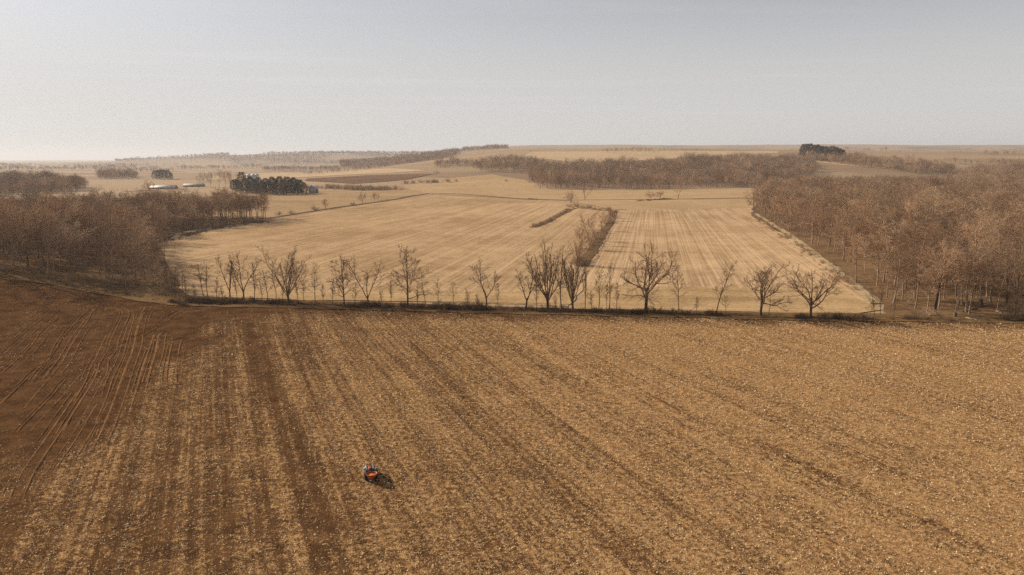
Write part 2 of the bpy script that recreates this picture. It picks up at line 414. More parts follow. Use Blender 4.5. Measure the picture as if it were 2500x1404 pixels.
TR = [[(355, 751), (344, 774), (333, 815), (328, 846), (303, 915), (280, 979), (249, 1057), (223, 1105)],
      [(327, 771), (326, 787), (312, 833), (300, 876), (277, 925), (262, 971), (232, 1040)],
      [(280, 752), (299, 764), (295, 782), (274, 825), (264, 858), (244, 887), (240, 910), (223, 943), (203, 976), (150, 1060)],
      [(259, 823), (238, 869), (221, 902), (210, 933), (180, 985)],
      [(433, 807), (392, 817), (382, 858), (359, 935)], [(377, 819), (367, 851), (351, 897), (331, 964), (318, 1010)],
      [(462, 826), (436, 830), (421, 843), (408, 910), (408, 946)], [(228, 756), (215, 784), (179, 838), (154, 884), (126, 920), (60, 1000)],
      [(215, 756), (159, 820), (128, 870), (80, 930)], [(154, 771), (103, 810), (77, 846), (44, 879), (0, 917), (-60, 960)],
      [(441, 755), (400, 779), (372, 799), (313, 833), (244, 869), (167, 925), (126, 971), (40, 1060)],
      [(128, 858), (115, 884), (77, 917), (51, 943), (0, 990)], [(144, 742), (103, 779), (51, 823), (0, 866), (-50, 900)],
      [(190, 960), (130, 1050), (60, 1150), (20, 1230)], [(240, 985), (190, 1070), (130, 1160)], [(400, 757), (356, 764), (342, 790)]]
for k, t in enumerate(TR * 3):
    g = np.array(GP(t)); k0 = k // len(TR)
    if k0:
        d_ = np.gradient(g[:, :2], axis=0); d_ /= np.linalg.norm(d_, axis=1)[:, None]
        sh = (1.75 if k0 == 1 else -.85) + .5 * (hash2(np.array(k), np.array(3), 1) - .5); g[:, 0] += -d_[:, 1] * sh; g[:, 1] += d_[:, 0] * sh; g = g[(k * 7) % 2:len(g) - (k * 5) % 2] if len(g) > 4 else g
    V, F = ridge(g, (0.19 if k not in (4, 5, 0) else 0.28) * (1, .85, .7)[k0], 0.105 * (1, .8, .7)[k0], k * 3.7)
    o = mesh_obj('wheel_track', mesh_arrays('wheel_track', V, [F], True), M_TRACK, near)

# corn residue lying on the field
def residue(n):
    rng = np.random.default_rng(7)
    y = 52 + (262 - 52) * rng.random(n * 2) ** 1.15
    x = (rng.random(n * 2) * 2 - 1) * (0.76 * y + 14)
    k = (y < edge_y(x) - 1.0); x, y = x[k], y[k]
    c = cover(x, y)
    pr = np.clip((c - 0.12) * 1.6, 0.03, 1) * np.clip(x * 0 + (0.76 * y + 14) / 190, 0, 1) ** 0.4
    u, v = row_uv(x, y); q = np.floor(u / 2.6); line = (q + .5 + .5 * (hash2(q, q * 0, 5) - .5)) * 2.6 + 0.5 * (vnoise(v / 25, q, 6) - .5)   # windrows left by the machine
    pr = np.clip(pr * .8 + np.exp(-((u - line) / .16) ** 2) * (hash2(q, q * 0, 8) > .45) * sst(40, -30, x) * 1.3 * (1 - bare(x, y)) * sst(.2, .5, vnoise(v / 18, q, 9)), 0, 1)
    k = rng.random(len(x)) < pr; x, y = x[k][:n], y[k][:n]; n = len(x)
    L = rng.uniform(.05, .145, n) * (1 + (y - 50) / 220); W = L * rng.uniform(.18, .5, n)
    a = rng.uniform(0, math.pi, n); tilt = rng.normal(0, .42, n); roll = rng.normal(0, .6, n)
    d = np.stack([np.cos(a) * np.cos(tilt), np.sin(a) * np.cos(tilt), np.sin(tilt)], 1)
    s = np.stack([-np.sin(a) * np.cos(roll), np.cos(a) * np.cos(roll), np.sin(roll)], 1)
    c0 = np.stack([x, y, H(x, y) + 0.27 + np.abs(np.sin(tilt)) * L * .6 + np.abs(np.sin(roll)) * W * .5 + rng.uniform(0, .05, n)], 1)
    dl, sw = d * L[:, None], s * W[:, None]
    V = np.stack([c0 - dl - sw * .8, c0 + dl * .1 + sw * 1.2, c0 + dl - sw * .5], 1).reshape(-1, 3)
    F = np.arange(n * 3).reshape(n, 3)
    me = mesh_arrays('corn_residue', V, [F])
    t = rng.random(n) ** 1.5; t = np.clip(t, 0, 1)
    at = me.attributes.new('tone', 'FLOAT', 'POINT'); at.data.foreach_set('value', np.repeat(t, 3).astype(np.float32))
    m = Mat('corn_husk', 0.8, 0.25); f = m.attr('tone').outputs['Fac']
    m.color(m.mix(f, (0.26, 0.15, 0.068), (0.80, 0.62, 0.38)))
    return mesh_obj('corn_residue', me, m.m)
tag(residue(480000), 'pale corn husks and stalks strewn over the tilled field', 'crop residue', kind='stuff')

# middle-distance fields
F1 = GP([(395, 690), (400, 590), (520, 562), (640, 543), (780, 517), (960, 490), (1050, 476), (1200, 484), (1380, 492), (1505, 516), (1480, 580), (1436, 660), (1400, 748)]) 
edge_mid = [G(x, y - 6) for x, y in ((1400, 756), (1250, 750), (1100, 745), (950, 743), (800, 740), (600, 735), (470, 730))]
drape('stubble_field', F1[:-1] + edge_mid, M_F1, 9, 0.14, 'straw coloured stubble field left of the brushy ditch, behind the tree line', 2.0, 3)
F2 = GP([(1400, 752), (1440, 662), (1487, 585), (1512, 514), (1640, 504), (1835, 502), (1850, 530), (1890, 556), (1960, 604), (2060, 677), (2150, 755), (2000, 768), (1800, 764), (1600, 758)])
drape('stubble_field', F2, M_F2, 9, 0.17, 'straw coloured stubble field with fine rows right of the brushy ditch', 1.5, 4)
M_HEAD = stubble_mat('stubble_headland', R(84), (0.53, 0.36, 0.19), (0.29, 0.185, 0.09), row=1.3, amp=0.6)
drape('headland', GP([(1428, 702), (1560, 698), (1700, 702), (1850, 706), (2070, 702), (2150, 757), (2000, 770), (1800, 766), (1600, 760), (1402, 754)]), M_HEAD, 8, 0.21, 'headland strip of cross-worked stubble behind the right half of the tree line', 2.5, 23)
drape('headland', GP([(470, 706), (640, 703), (800, 710), (1000, 709), (1200, 715), (1395, 706), (1396, 748), (1250, 744), (1100, 739), (950, 737), (800, 734), (600, 729), (475, 724)]), M_HEAD, 8, 0.21, 'headland strip of cross-worked stubble behind the left half of the tree line', 2.5, 24)
F3 = GP([(1050, 474), (1200, 481), (1380, 489), (1500, 512), (1830, 508), (1838, 492), (1880, 472), (1800, 463), (1500, 466), (1320, 464), (1285, 440), (1200, 426), (1050, 440), (980, 455)])
drape('stubble_field', F3, M_F3, 16, 0.20, 'pale level stubble field in front of the far brown wood', 3.0, 5)
F4 = GP([(640, 538), (780, 512), (960, 486), (1045, 472), (970, 452), (780, 462), (600, 480), (430, 478), (300, 500), (420, 520)])
drape('stubble_field', F4, M_F4, 16, 0.20, 'straw coloured field in front of the dark conifer grove', 3.0, 6)
drape('ploughed_field', GP([(745, 442), (860, 449), (1000, 438), (1060, 425), (900, 428), (750, 436)]), M_PLOUGH, 30, 0.5, 'dark brown ploughed field beyond the conifer grove', 0, 7)
drape('pale_field', GP([(500, 440), (745, 433), (930, 424), (1040, 417), (900, 415), (700, 421), (520, 430)]), M_PALE, 40, 0.45, 'pale strip of field beyond the ploughed ground', 0, 8)
drape('ridge_field', GP([(1960, 392), (2060, 404), (2160, 412), (2240, 398), (2150, 385), (2050, 388)]), M_PALE, 30, 0.4, 'pale field wedge on the slope under the ridge conifers', 4, 9)
drape('ridge_field', GP([(1260, 384), (1420, 398), (1700, 385), (1900, 375), (1900, 369), (1600, 369), (1300, 371)]), M_PALE, 40, 0.5, 'long pale stubble field along the ridge above the far wood', 6, 10)

# strips: verge under the tree line, path along the wood, ditches
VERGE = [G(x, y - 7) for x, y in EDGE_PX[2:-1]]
strip('verge', VERGE, [13] * 4 + [11] * 4 + [10] * (len(VERGE) - 8), M_VERGE_SHADED, 3.0, 0.40, 'strip of dead grass under the tree line with tree shade painted in', 11, 0.8)  # widened to stand in for the shadow band of the trees too
strip('grass_path', GP([(1845, 522), (1880, 545), (1915, 566), (1970, 606), (2030, 652), (2090, 700), (2140, 742)]), 3.2, M_MARGIN, 3, 0.24, 'pale grassy path along the edge of the right wood', 12, 0.6)
strip('ditch', GP([(640, 536), (700, 526), (780, 513), (870, 501), (960, 488), (1045, 473)]), 4, M_DITCH, 5, 0.28, 'dark grassy ditch left of the two field trees', 13, 0.8)
strip('ditch', GP([(1045, 472), (1120, 474), (1200, 480), (1280, 486), (1380, 489), (1500, 488), (1640, 487), (1840, 484)]), 9, M_DITCH, 7, 0.28, 'dark grassy ditch crossing the far edge of the stubble fields', 14, 1.2)
strip('ditch', GP([(1300, 556), (1340, 540), (1385, 516), (1410, 508), (1500, 517), (1488, 545), (1440, 618), (1422, 650)]), 5, M_LITTER, 5, 0.30, 'brush lined ditch looping between the two stubble fields', 15, 1.0)
strip('ditch', GP([(300, 468), (420, 463), (560, 458), (640, 472)]), 7, M_DITCH, 12, 0.35, 'dark lane running past the barns to the conifers', 16, 0)

# woodland floors
W_RIGHT = [(2215, 782), (2185, 745), (2095, 672), (1985, 599), (1905, 552), (1860, 527), (1840, 508), (1860, 488), (1890, 478), (2000, 467), (2200, 462), (2400, 462), (2720, 466), (2900, 640), (2760, 786), (2500, 782), (2300, 780)]
W_LEFT = [(-420, 625), (-250, 640), (0, 664), (150, 682), (300, 712), (430, 735), (470, 733), (440, 690), (405, 640), (388, 595), (430, 567), (530, 553), (640, 542), (652, 533), (560, 527), (400, 530), (250, 536), (100, 546), (-420, 548)]
PR, PL = GP(W_RIGHT), GP(W_LEFT)
drape('wood_floor', GP([(x - 26 if 1850 < x < 2230 and y > 500 else x, y) for x, y in W_RIGHT]), M_LITTER, 9, 0.20, 'leaf strewn floor of the large wood on the right', 2.0, 17)
drape('wood_floor', PL, M_LITTER, 9, 0.20, 'dark leaf strewn floor of the wood on the left', 2.0, 18)
print('terrain', round(time.time() - T0, 1))

# ------------------------------------------------------------------ bare trees
class Tree:
    def __init__(s, seed):
        s.g = np.random.default_rng(seed); s.paths = {0: [], 1: []}   # 0 trunk, 1 crown
    def grow_all(s, d, L, r, spec):
        """level by level, all branches of a level at once"""
        g = s.g; nrm = lambda a: a / (np.linalg.norm(a, axis=-1)[..., None] + 1e-9)
        P, D, L, Rr = np.zeros((1, 3)), np.asarray(d, float)[None], np.array([float(L)]), np.array([float(r)])
        for lvl, sp in enumerate(spec):
            n, m = sp['n'], len(P); dd = D; p = P; pts, dirs = [P], [D]
            for k in range(n):
                dd = nrm(dd + g.normal(0, sp.get('w', .15), (m, 3)) + np.array([0, 0, sp.get('t', .08)]))
                p = p + dd * (L / n)[:, None]; pts.append(p); dirs.append(dd)
            pts, dirs = np.stack(pts, 1), np.stack(dirs, 1); tt = np.linspace(0, 1, n + 1)
            tip = sp.get('tip', 0.25); rad = np.maximum(Rr[:, None] * ((1 - tt) ** sp.get('tp', 0.8) * (1 - tip) + tip), sp.get('rm', 0))
            if lvl == 0: rad[:, 0] *= 1.35
            if sp['s'] < 3: rad[:, -1] = 0
            s.paths[0 if lvl == 0 else 1].append((pts, rad, max(3, sp['s']), lvl))
            if lvl + 1 >= len(spec): break
            c = spec[lvl + 1]; cn = c['c']; nc = cn if np.isscalar(cn) else cn[1]
            lo, hi = c.get('from', .25), c.get('to', 1.0)
            t = lo + (hi - lo) * (np.arange(nc) + g.uniform(.1, .9, (m, nc))) / nc
            f = t * n; k = np.minimum(f.astype(int), n - 1); fr = f - k; mi = np.arange(m)[:, None]
            pp = pts[mi, k] + (pts[mi, k + 1] - pts[mi, k]) * fr[..., None]; base = dirs[mi, k + 1]
            ph = g.uniform(0, 6.28, (m, 1)) + np.cumsum(2.4 + g.normal(0, .35, (m, nc)), 1)
            ref = np.where(np.abs(base[..., 2:3]) < .9, np.array([.3, .1, .95]), np.array([1., 0, 0]))
            a1 = nrm(np.cross(base, ref)); a2 = np.cross(base, a1)
            ang = np.radians(c['a'] + g.normal(0, c.get('av', 8), (m, nc))); ang = np.where(t > .93, ang * .5, ang)
            cd = nrm(base * np.cos(ang)[..., None] + (a1 * np.cos(ph)[..., None] + a2 * np.sin(ph)[..., None]) * np.sin(ang)[..., None])
            cl = c['l'] * (1 - c.get('sh', .55) * (t - lo) / max(hi - lo, .01)) * g.uniform(.75, 1.2, (m, nc)) * L[:, None]
            rr = rad[mi, k] * (1 - fr) + rad[mi, k + 1] * fr; rr = np.minimum(rr * c.get('r', .6), rr * .95)
            keep = np.ones((m, nc), bool) if np.isscalar(cn) else (np.arange(nc)[None] < g.integers(cn[0], cn[1] + 1, (m, 1)))
            P, D, L, Rr = pp[keep], cd[keep], cl[keep], rr[keep]
    def build(s, h=None, w=None):
        P3 = lambda q: q[0] if q[0].ndim == 3 else q[0][None]
        allp = np.concatenate([P3(q).reshape(-1, 3) for k in s.paths for q in s.paths[k]])
        sc = np.ones(3)
        if h: sc[2] = h / np.percentile(allp[:, 2], 99.7)
        if w: sc[0] = sc[1] = w / (np.percentile(allp[:, 0], 98.5) - np.percentile(allp[:, 0], 1.5))
        elif h: sc[:2] = sc[2]
        out = []
        for part in (0, 1):
            groups = {}
            for q in s.paths[part]:
                P = P3(q) * sc; groups.setdefault((P.shape[1], q[2]), []).append((P, q[1] if q[1].ndim == 2 else q[1][None]))
            VV, FF, off = [], [], 0
            for (n, sd), L in groups.items():
                P = np.concatenate([a for a, b in L]); Rr = np.concatenate([b for a, b in L])                 # m,n,3
                D = np.gradient(P, axis=1); D /= np.linalg.norm(D, axis=2)[..., None] + 1e-9
                ref = np.where(np.abs(D[:, :1, 2:3]) < .8, np.array([0, 0, 1.]), np.array([1., 0, 0]))
                A = np.cross(D, np.broadcast_to(ref, D.shape)); A /= np.linalg.norm(A, axis=2)[..., None] + 1e-9; B = np.cross(D, A)
                th = np.arange(sd) * 2 * math.pi / sd
                Q = P[:, :, None] + Rr[:, :, None, None] * (A[:, :, None] * np.cos(th)[:, None] + B[:, :, None] * np.sin(th)[:, None])
                m = len(P); idx = np.arange(m * n * sd).reshape(m, n, sd) + off
                nxt = np.roll(idx, -1, 2)
                FF.append(np.stack([idx[:, :-1], nxt[:, :-1], nxt[:, 1:], idx[:, 1:]], -1).reshape(-1, 4))
                VV.append(Q.reshape(-1, 3)); off += m * n * sd
            out.append((np.concatenate(VV), FF) if VV else None)
        return out

def spec_for(style, h, g):
    k = h / 20.0
    tw = dict(n=1, s=2, c=11, a=42, l=.45, r=.6, w=.16, t=.05, rm=.010 + .012 * k, **{'from': .15})
    B2, B3 = .02 + .028 * k, .012 + .014 * k
    if style == 'oak':
        return [dict(n=4, s=7, w=.05, t=.1, tip=.75), dict(n=8, s=5, c=(7, 9), a=46, av=22, l=1.9, r=.60, w=.17, t=.07, sh=.15, rm=.07 * k, **{'from': .45}),
                dict(n=5, s=4, c=(7, 8), a=48, l=.46, r=.58, w=.20, t=.07, rm=B2), dict(n=4, s=3, c=6, a=44, l=.50, r=.6, w=.20, t=.05, rm=B3), tw], h * .27
    if style == 'vase':
        return [dict(n=3, s=7, w=.04, t=.1, tip=.8), dict(n=8, s=5, c=(10, 12), a=31, av=17, l=4.4, r=.46, w=.085, t=.03, sh=.0, rm=.06 * k, **{'from': .5}),
                dict(n=5, s=4, c=(8, 9), a=34, l=.36, r=.5, w=.13, t=.05, rm=B2 * .8), dict(n=3, s=3, c=5, a=36, l=.50, r=.55, w=.15, t=.05, rm=B3 * .8), tw], h * .15
    if style == 'fork':
        return [dict(n=3, s=7, w=.05, t=.1, tip=.8), dict(n=8, s=5, c=(3, 3), a=19, av=7, l=3.7, r=.74, w=.08, t=.05, sh=.1, rm=.06 * k, **{'from': .6}),
                dict(n=5, s=4, c=(10, 12), a=40, l=.36, r=.5, w=.14, t=.08, rm=B2 * .8), dict(n=4, s=3, c=6, a=40, l=.48, r=.55, w=.16, t=.05, rm=B3 * .8), tw], h * .20
    if style == 'leader':
        return [dict(n=9, s=7, w=.035, t=.05, tip=.12), dict(n=6, s=4, c=(18, 22), a=54, av=12, l=.42, r=.5, w=.14, t=.07, sh=.5, rm=B2, **{'from': .14}),
                dict(n=4, s=3, c=7, a=44, l=.42, r=.55, w=.18, t=.05, rm=B3), dict(n=3, s=3, c=5, a=40, l=.45, r=.6, w=.18, t=.04, rm=B3 * .8), tw], h * .96
    if style == 'slender':
        return [dict(n=8, s=6, w=.06, t=.08, tip=.2), dict(n=4, s=3, c=(14, 18), a=40, av=14, l=.26, r=.55, w=.15, t=.08, sh=.35, rm=B3, **{'from': .28}),
                dict(n=3, s=3, c=6, a=42, l=.5, r=.6, w=.18, t=.05, rm=B3 * .7), tw], h * .95
    last = dict(n=1, s=2, c=5, a=44, l=.62, r=.6, w=.16, t=.03, rm=.021, **{'from': .15})
    if style == 'wood':
        return [dict(n=7, s=5, w=.045, t=.06, tip=.30), dict(n=5, s=4, c=(12, 14), a=44, av=12, l=.40, r=.55, w=.13, t=.08, sh=.30, rm=.05, **{'from': .36}),
                dict(n=4, s=3, c=7, a=44, l=.50, r=.5, w=.17, t=.05, rm=.035), dict(n=2, s=3, c=6, a=44, l=.55, r=.55, w=.17, t=.03, rm=.024), last], h * .82
    if style == 'round':
        return [dict(n=4, s=5, w=.05, t=.06, tip=.5), dict(n=6, s=4, c=(9, 11), a=46, av=18, l=1.15, r=.6, w=.14, t=.05, sh=.2, rm=.05, **{'from': .28}),
                dict(n=4, s=3, c=7, a=44, l=.48, r=.5, w=.17, t=.03, rm=.035), dict(n=2, s=3, c=6, a=46, l=.55, r=.55, w=.18, t=.02, rm=.024), last], h * .45
    if style == 'shrub':
        return [dict(n=2, s=4, w=.05, t=.1, tip=.9), dict(n=4, s=3, c=(13, 17), a=42, av=22, l=9.0, r=.6, w=.17, t=.06, sh=.1, rm=.02, **{'from': .2}),
                dict(n=3, s=3, c=6, a=40, l=.45, r=.6, w=.18, t=.05, rm=.014), dict(n=1, s=2, c=5, a=42, l=.5, r=.6, w=.18, t=.03, rm=.012)], h * .10
def grow(seed, style, h, w=None, r0=None, lean=(0, 0), tries=1, score=False):
    if w and tries > 1:                                                            # the individual whose own proportions fit best
        return min((grow(seed + 1000 * q, style, h, w, r0, lean, 1, True) for q in range(tries)), key=lambda z: z[0])[1]
    t = Tree(seed); spec, L = spec_for(style, h, t.g)
    d = np.array([lean[0], lean[1], 1.0]); d /= np.linalg.norm(d)
    t.grow_all(d, L, r0 or h * .021, spec)
    if score:
        a = np.concatenate([q[0].reshape(-1, 3) for q in t.paths[1]]); b = np.percentile(a, [1.5, 50, 98.5], axis=0); wd = b[2, 0] - b[0, 0]
        return abs(math.log(wd / max(np.percentile(a[:, 2], 99.7), .1) / (w / h))) + 2.0 * abs(b[1, 0] - (b[2, 0] + b[0, 0]) / 2) / wd + 1.2 * abs(b[2, 0] + b[0, 0]) / wd * (lean[0] == 0), t.build(h, w)
    return t.build(h, w)
def tree_thing(name, geo, loc, rz, mats, label, cat, group=None):
    e = empty(name, loc, rz); tag(e, label, cat, group)
    for nm, gq, m in (('trunk', geo[0], mats[0]), ('crown', geo[1], mats[1])):
        if gq is None: continue
        mesh_obj(nm, mesh_arrays(nm, gq[0], gq[1], nm == 'trunk'), m, e)
    return e
def copy_thing(src, name, loc, rz, sc, label, cat, group):
    e = empty(name, loc, rz); e.scale = sc if not np.isscalar(sc) else (sc, sc, sc)
    tag(e, label, cat, group)
    for ch in src.children:
        c = ch.copy(); link(c, e)
    return e

# --- the line of trees along the near field: base x, base y, top y, crown width (all read off the photograph), style, label
LINE = [
 (413, 724, 655, 40, 'slender', 'thin bare tree in the dark brush at the corner of the left wood'),
 (497, 724, 640, 34, 'slender', 'left of two close slim bare trees by the brushy end of the tree line'),
 (507, 725, 636, 30, 'slender', 'right of two close slim bare trees by the brushy end of the tree line'),
 (562, 727, 622, 58, 'fork', 'bare tree forking low into two stems, third group from the left of the tree line'),
 (596, 735, 612, 60, 'fork', 'tall twin-stemmed bare tree with a narrow crown, left of the big spreading one'),
 (621, 737, 640, 30, 'slender', 'thin crooked bare tree between the tall twin stems and the big spreading tree'),
 (674, 738, 655, 36, 'slender', 'small bare tree half hidden by the big spreading tree on its right'),
 (705, 741, 603, 138, 'vase', 'big wide fan-shaped bare tree on a short trunk, left part of the tree line'),
 (743, 741, 680, 24, 'slender', 'short thin bare sapling just right of the big fan-shaped tree'),
 (770, 743, 640, 32, 'slender', 'straight column-like bare tree with short side twigs, right of the fan-shaped tree'),
 (840, 746, 622, 62, 'leader', 'bare tree with a low crooked branch reaching left, beside a double-trunked tree'),
 (900, 747, 622, 96, 'fork', 'bare double-trunked tree whose stems part at the ground'),
 (996, 750, 598, 104, 'leader', 'tall straight-trunked bare tree with many level side branches'),
 (1039, 745, 662, 38, 'slender', 'small drooping bare tree just right of the tall tree with level branches'),
 (1070, 743, 678, 24, 'slender', 'stubby crooked young tree rising from the brush'),
 (1108, 749, 686, 24, 'slender', 'small bare tree with a tuft at its top, standing over the brush'),
 (1188, 746, 628, 76, 'fork', 'lone bare tree with an upright fan crown above the darkest brush heap'),
 (1215, 752, 690, 12, 'slender', 'very thin bare pole just right of the darkest brush heap'),
 (1284, 754, 617, 68, 'fork', 'bare tree forking in a V, left neighbour of the tall many-stemmed tree'),
 (1337, 756, 586, 92, 'vase', 'tall many-stemmed bare tree with an upright vase crown in mid line'),
 (1371, 757, 600, 46, 'slender', 'tall narrow bare tree with one low branch bent to the left'),
 (1398, 757, 618, 58, 'vase', 'bare tree dividing near the ground into several upright stems, below the ditch brush'),
 (1428, 759, 655, 12, 'slender', 'thin straight bare pole left of three slim trees'),
 (1462, 757, 645, 26, 'slender', 'first of the slim bare trees left of the big gnarled tree'),
 (1481, 757, 690, 18, 'slender', 'shortest of the slim bare trees left of the big gnarled tree'),
 (1487, 757, 638, 26, 'slender', 'tallest of the slim bare trees left of the big gnarled tree'),
 (1505, 757, 684, 16, 'slender', 'thin bare sapling under the left limbs of the big gnarled tree'),
 (1577, 762, 596, 140, 'oak', 'big gnarled bare tree with thick spreading limbs, largest of the tree line'),
 (1657, 762, 652, 42, 'slender', 'slim crooked bare tree just right of the big gnarled tree'),
 (1747, 770, 636, 52, 'slender', 'slim bare tree leaning right with an airy crown and a sapling beside it'),
 (1771, 768, 718, 24, 'slender', 'small bare sapling right of the slim leaning tree'),
 (1856, 773, 640, 104, 'oak', 'bare tree with a rounded crown on a dark trunk, second tree from the right wood'),
 (1874, 771, 700, 40, 'slender', 'thin bare tree leaning right beside the round-crowned tree'),
 (1979, 778, 645, 112, 'oak', 'round-crowned bare tree standing last before the corner of the right wood'),
 (2124, 774, 730, 22, 'slender', 'small bare sapling, left of a pair at the corner of the right wood'),
 (2133, 776, 706, 34, 'slender', 'small forked bare tree, right of a pair at the corner of the right wood'),
 (2148, 772, 690, 18, 'slender', 'thin bare pole at the corner of the right wood'),
 (2180, 778, 722, 26, 'slender', 'leaning bare sapling in front of the right wood corner'),
]
for k, (bx, by, ty, wpx, style, lab) in enumerate(LINE):
    p = G(bx, by); h = metres(by - ty, p) * 1.02; w = metres(wpx, p)
    lean = (0.25, 0) if 'leaning right' in lab else (0, 0)
    big = style in ('oak', 'vase', 'leader')
    r0 = .82 * h * (.030 if style == 'oak' else .026 if style == 'vase' else .019 if style == 'leader' else .020 if style == 'fork' else .0125)
    geo = grow(140 + k, style, h, w, r0, lean, 6)
    tree_thing('bare_tree', geo, (p[0], p[1], p[2] - .15), 0.0, (M_BARK, M_TWIG), lab, 'tree')
rngl = np.random.default_rng(5)
for k in range(22):
    bx = (430, 455, 478, 530, 545, 580, 640, 655, 690, 728, 790, 812, 865, 935, 955, 1020, 1140, 1165, 1310, 1355, 1445, 1700)[k]; by = np.interp(bx, [x for x, y in EDGE_PX], [y for x, y in EDGE_PX]) - 9
    p = G(bx, by); h = rngl.uniform(5.0, 10.5) * (1.1 if bx < 700 else .85)
    tree_thing('sapling', grow(900 + k, 'slender', h, h * rngl.uniform(.2, .34), h * .009 + .02), (p[0], p[1], p[2] - .1), 0, (M_BARK, M_TWIG), 'thin bare sapling filling a gap between the larger trees of the line', 'tree', 'saplings in the gaps of the tree line')
print('line', round(time.time() - T0, 1))

# --- woodland tree kinds (shared meshes)
KINDS = []
def kind(seed, style, h, w, r0, mats):
    geo = grow(seed, style, h, w, r0)
    ms = []
    for nm, gq, m in (('trunk', geo[0], mats[0]), ('crown', geo[1], mats[1])):
        me = mesh_arrays(nm, gq[0], gq[1], nm == 'trunk'); me.materials.append(m); ms.append(me)
    return ms
WOOD = [kind(500 + k, 'wood' if k % 3 else 'round', (21 if k % 3 else 19) + (k % 4), (12.5 if k % 3 else 15.5) + 1.2 * (k % 3), .24 + .03 * (k % 3), ((M_WBARK, M_PALEBARK, M_WBARK)[(k // 2) % 3], (M_WTWIG, M_WTWIG3, M_WTWIG2)[(k + k // 3) % 3])) for k in range(9)]
SHRUB = [kind(600 + k, 'shrub', 2.6, 4.2, .09, (M_BRUSH, M_BRUSH)) for k in range(4)]
SCRUB = [kind(620 + k, 'shrub', 4.0, 5.0, .11, (M_SCRUB, M_SCRUB)) for k in range(3)]
print('kinds', round(time.time() - T0, 1), [len(m[1].polygons) for m in WOOD])
def place(kindset, k, name, loc, rz, sc, label, cat, group=None):
    e = empty(name, loc, rz); e.scale = (sc, sc, sc) if np.isscalar(sc) else sc
    tag(e, label, cat, group)
    names = ('trunk', 'crown') if cat == 'tree' else ('stem', 'twigs')
    for nm, me in zip(names, kindset[k]): mesh_obj(nm, me, None, e)
    return e
def scatter(poly, step, seed, jit=.42):
    rng = np.random.default_rng(seed); poly = np.array([p[:2] for p in poly]); lo, hi = poly.min(0), poly.max(0)
    xs, ys = np.meshgrid(np.arange(lo[0], hi[0], step), np.arange(lo[1], hi[1], step)); xs = xs.ravel().astype(float); ys = ys.ravel().astype(float)
    xs += rng.uniform(-jit, jit, len(xs)) * step; ys += rng.uniform(-jit, jit, len(xs)) * step
    k = inside(poly, xs, ys); return np.column_stack([xs[k], ys[k]]), rng
def in_view(P, pad=130, hgt=22):
    """keep what can fall in the frame or throw its shadow into it"""
    dpt = P[:, 1] * CP + CAM_H * SP; px = 1250 + FPX * P[:, 0] / dpt
    return (px > -pad - 60000 / P[:, 1]) & (px < 2500 + pad)

# instanced masses: one object of points, each carrying one of the woodland kinds
def stuff_wood(name, pts, scl, kinds_idx, kindset, label, cat, rng):
    n = len(pts); z = H(pts[:, 0], pts[:, 1]) - 0.1
    me = bpy.data.meshes.new(name); me.vertices.add(n); me.vertices.foreach_set('co', np.column_stack([pts, z]).astype(np.float32).ravel())
    a = me.attributes.new('tree_scale', 'FLOAT', 'POINT'); a.data.foreach_set('value', scl.astype(np.float32))
    a = me.attributes.new('tree_turn', 'FLOAT', 'POINT'); a.data.foreach_set('value', rng.uniform(0, 6.28, n).astype(np.float32))
    a = me.attributes.new('tree_kind', 'INT', 'POINT'); a.data.foreach_set('value', kinds_idx.astype(np.int32))
    o = link(bpy.data.objects.new(name, me))
    ng = bpy.data.node_groups.new(name, 'GeometryNodeTree')
    ng.interface.new_socket('Geometry', in_out='INPUT', socket_type='NodeSocketGeometry'); ng.interface.new_socket('Geometry', in_out='OUTPUT', socket_type='NodeSocketGeometry')
    N, L = ng.nodes, ng.links
    gi, go = N.new('NodeGroupInput'), N.new('NodeGroupOutput')
    mtp = N.new('GeometryNodeMeshToPoints'); L.new(gi.outputs[0], mtp.inputs[0])
    iop = N.new('GeometryNodeInstanceOnPoints'); L.new(mtp.outputs[0], iop.inputs['Points'])
    jn = N.new('GeometryNodeJoinGeometry')
    for src in kindset:
        j2 = N.new('GeometryNodeJoinGeometry')
        for ob in src:
            oi = N.new('GeometryNodeObjectInfo'); oi.transform_space = 'ORIGINAL'; oi.inputs['Object'].default_value = ob; L.new(oi.outputs['Geometry'], j2.inputs[0])
        g2 = N.new('GeometryNodeGeometryToInstance'); L.new(j2.outputs[0], g2.inputs[0]); L.new(g2.outputs[0], jn.inputs[0])
    L.new(jn.outputs[0], iop.inputs['Instance']); iop.inputs['Pick Instance'].default_value = True
    def na(nm, ty):
        q = N.new('GeometryNodeInputNamedAttribute'); q.data_type = ty; q.inputs['Name'].default_value = nm; return q.outputs[0]
    L.new(na('tree_kind', 'INT'), iop.inputs['Instance Index'])
    cxyz = N.new('ShaderNodeCombineXYZ'); L.new(na('tree_turn', 'FLOAT'), cxyz.inputs[2]); L.new(cxyz.outputs[0], iop.inputs['Rotation'])
    L.new(na('tree_scale', 'FLOAT'), iop.inputs['Scale'])
    L.new(iop.outputs[0], go.inputs[0])
    md = o.modifiers.new('trees', 'NODES'); md.node_group = ng
    tag(o, label, cat, kind='stuff')
    return o

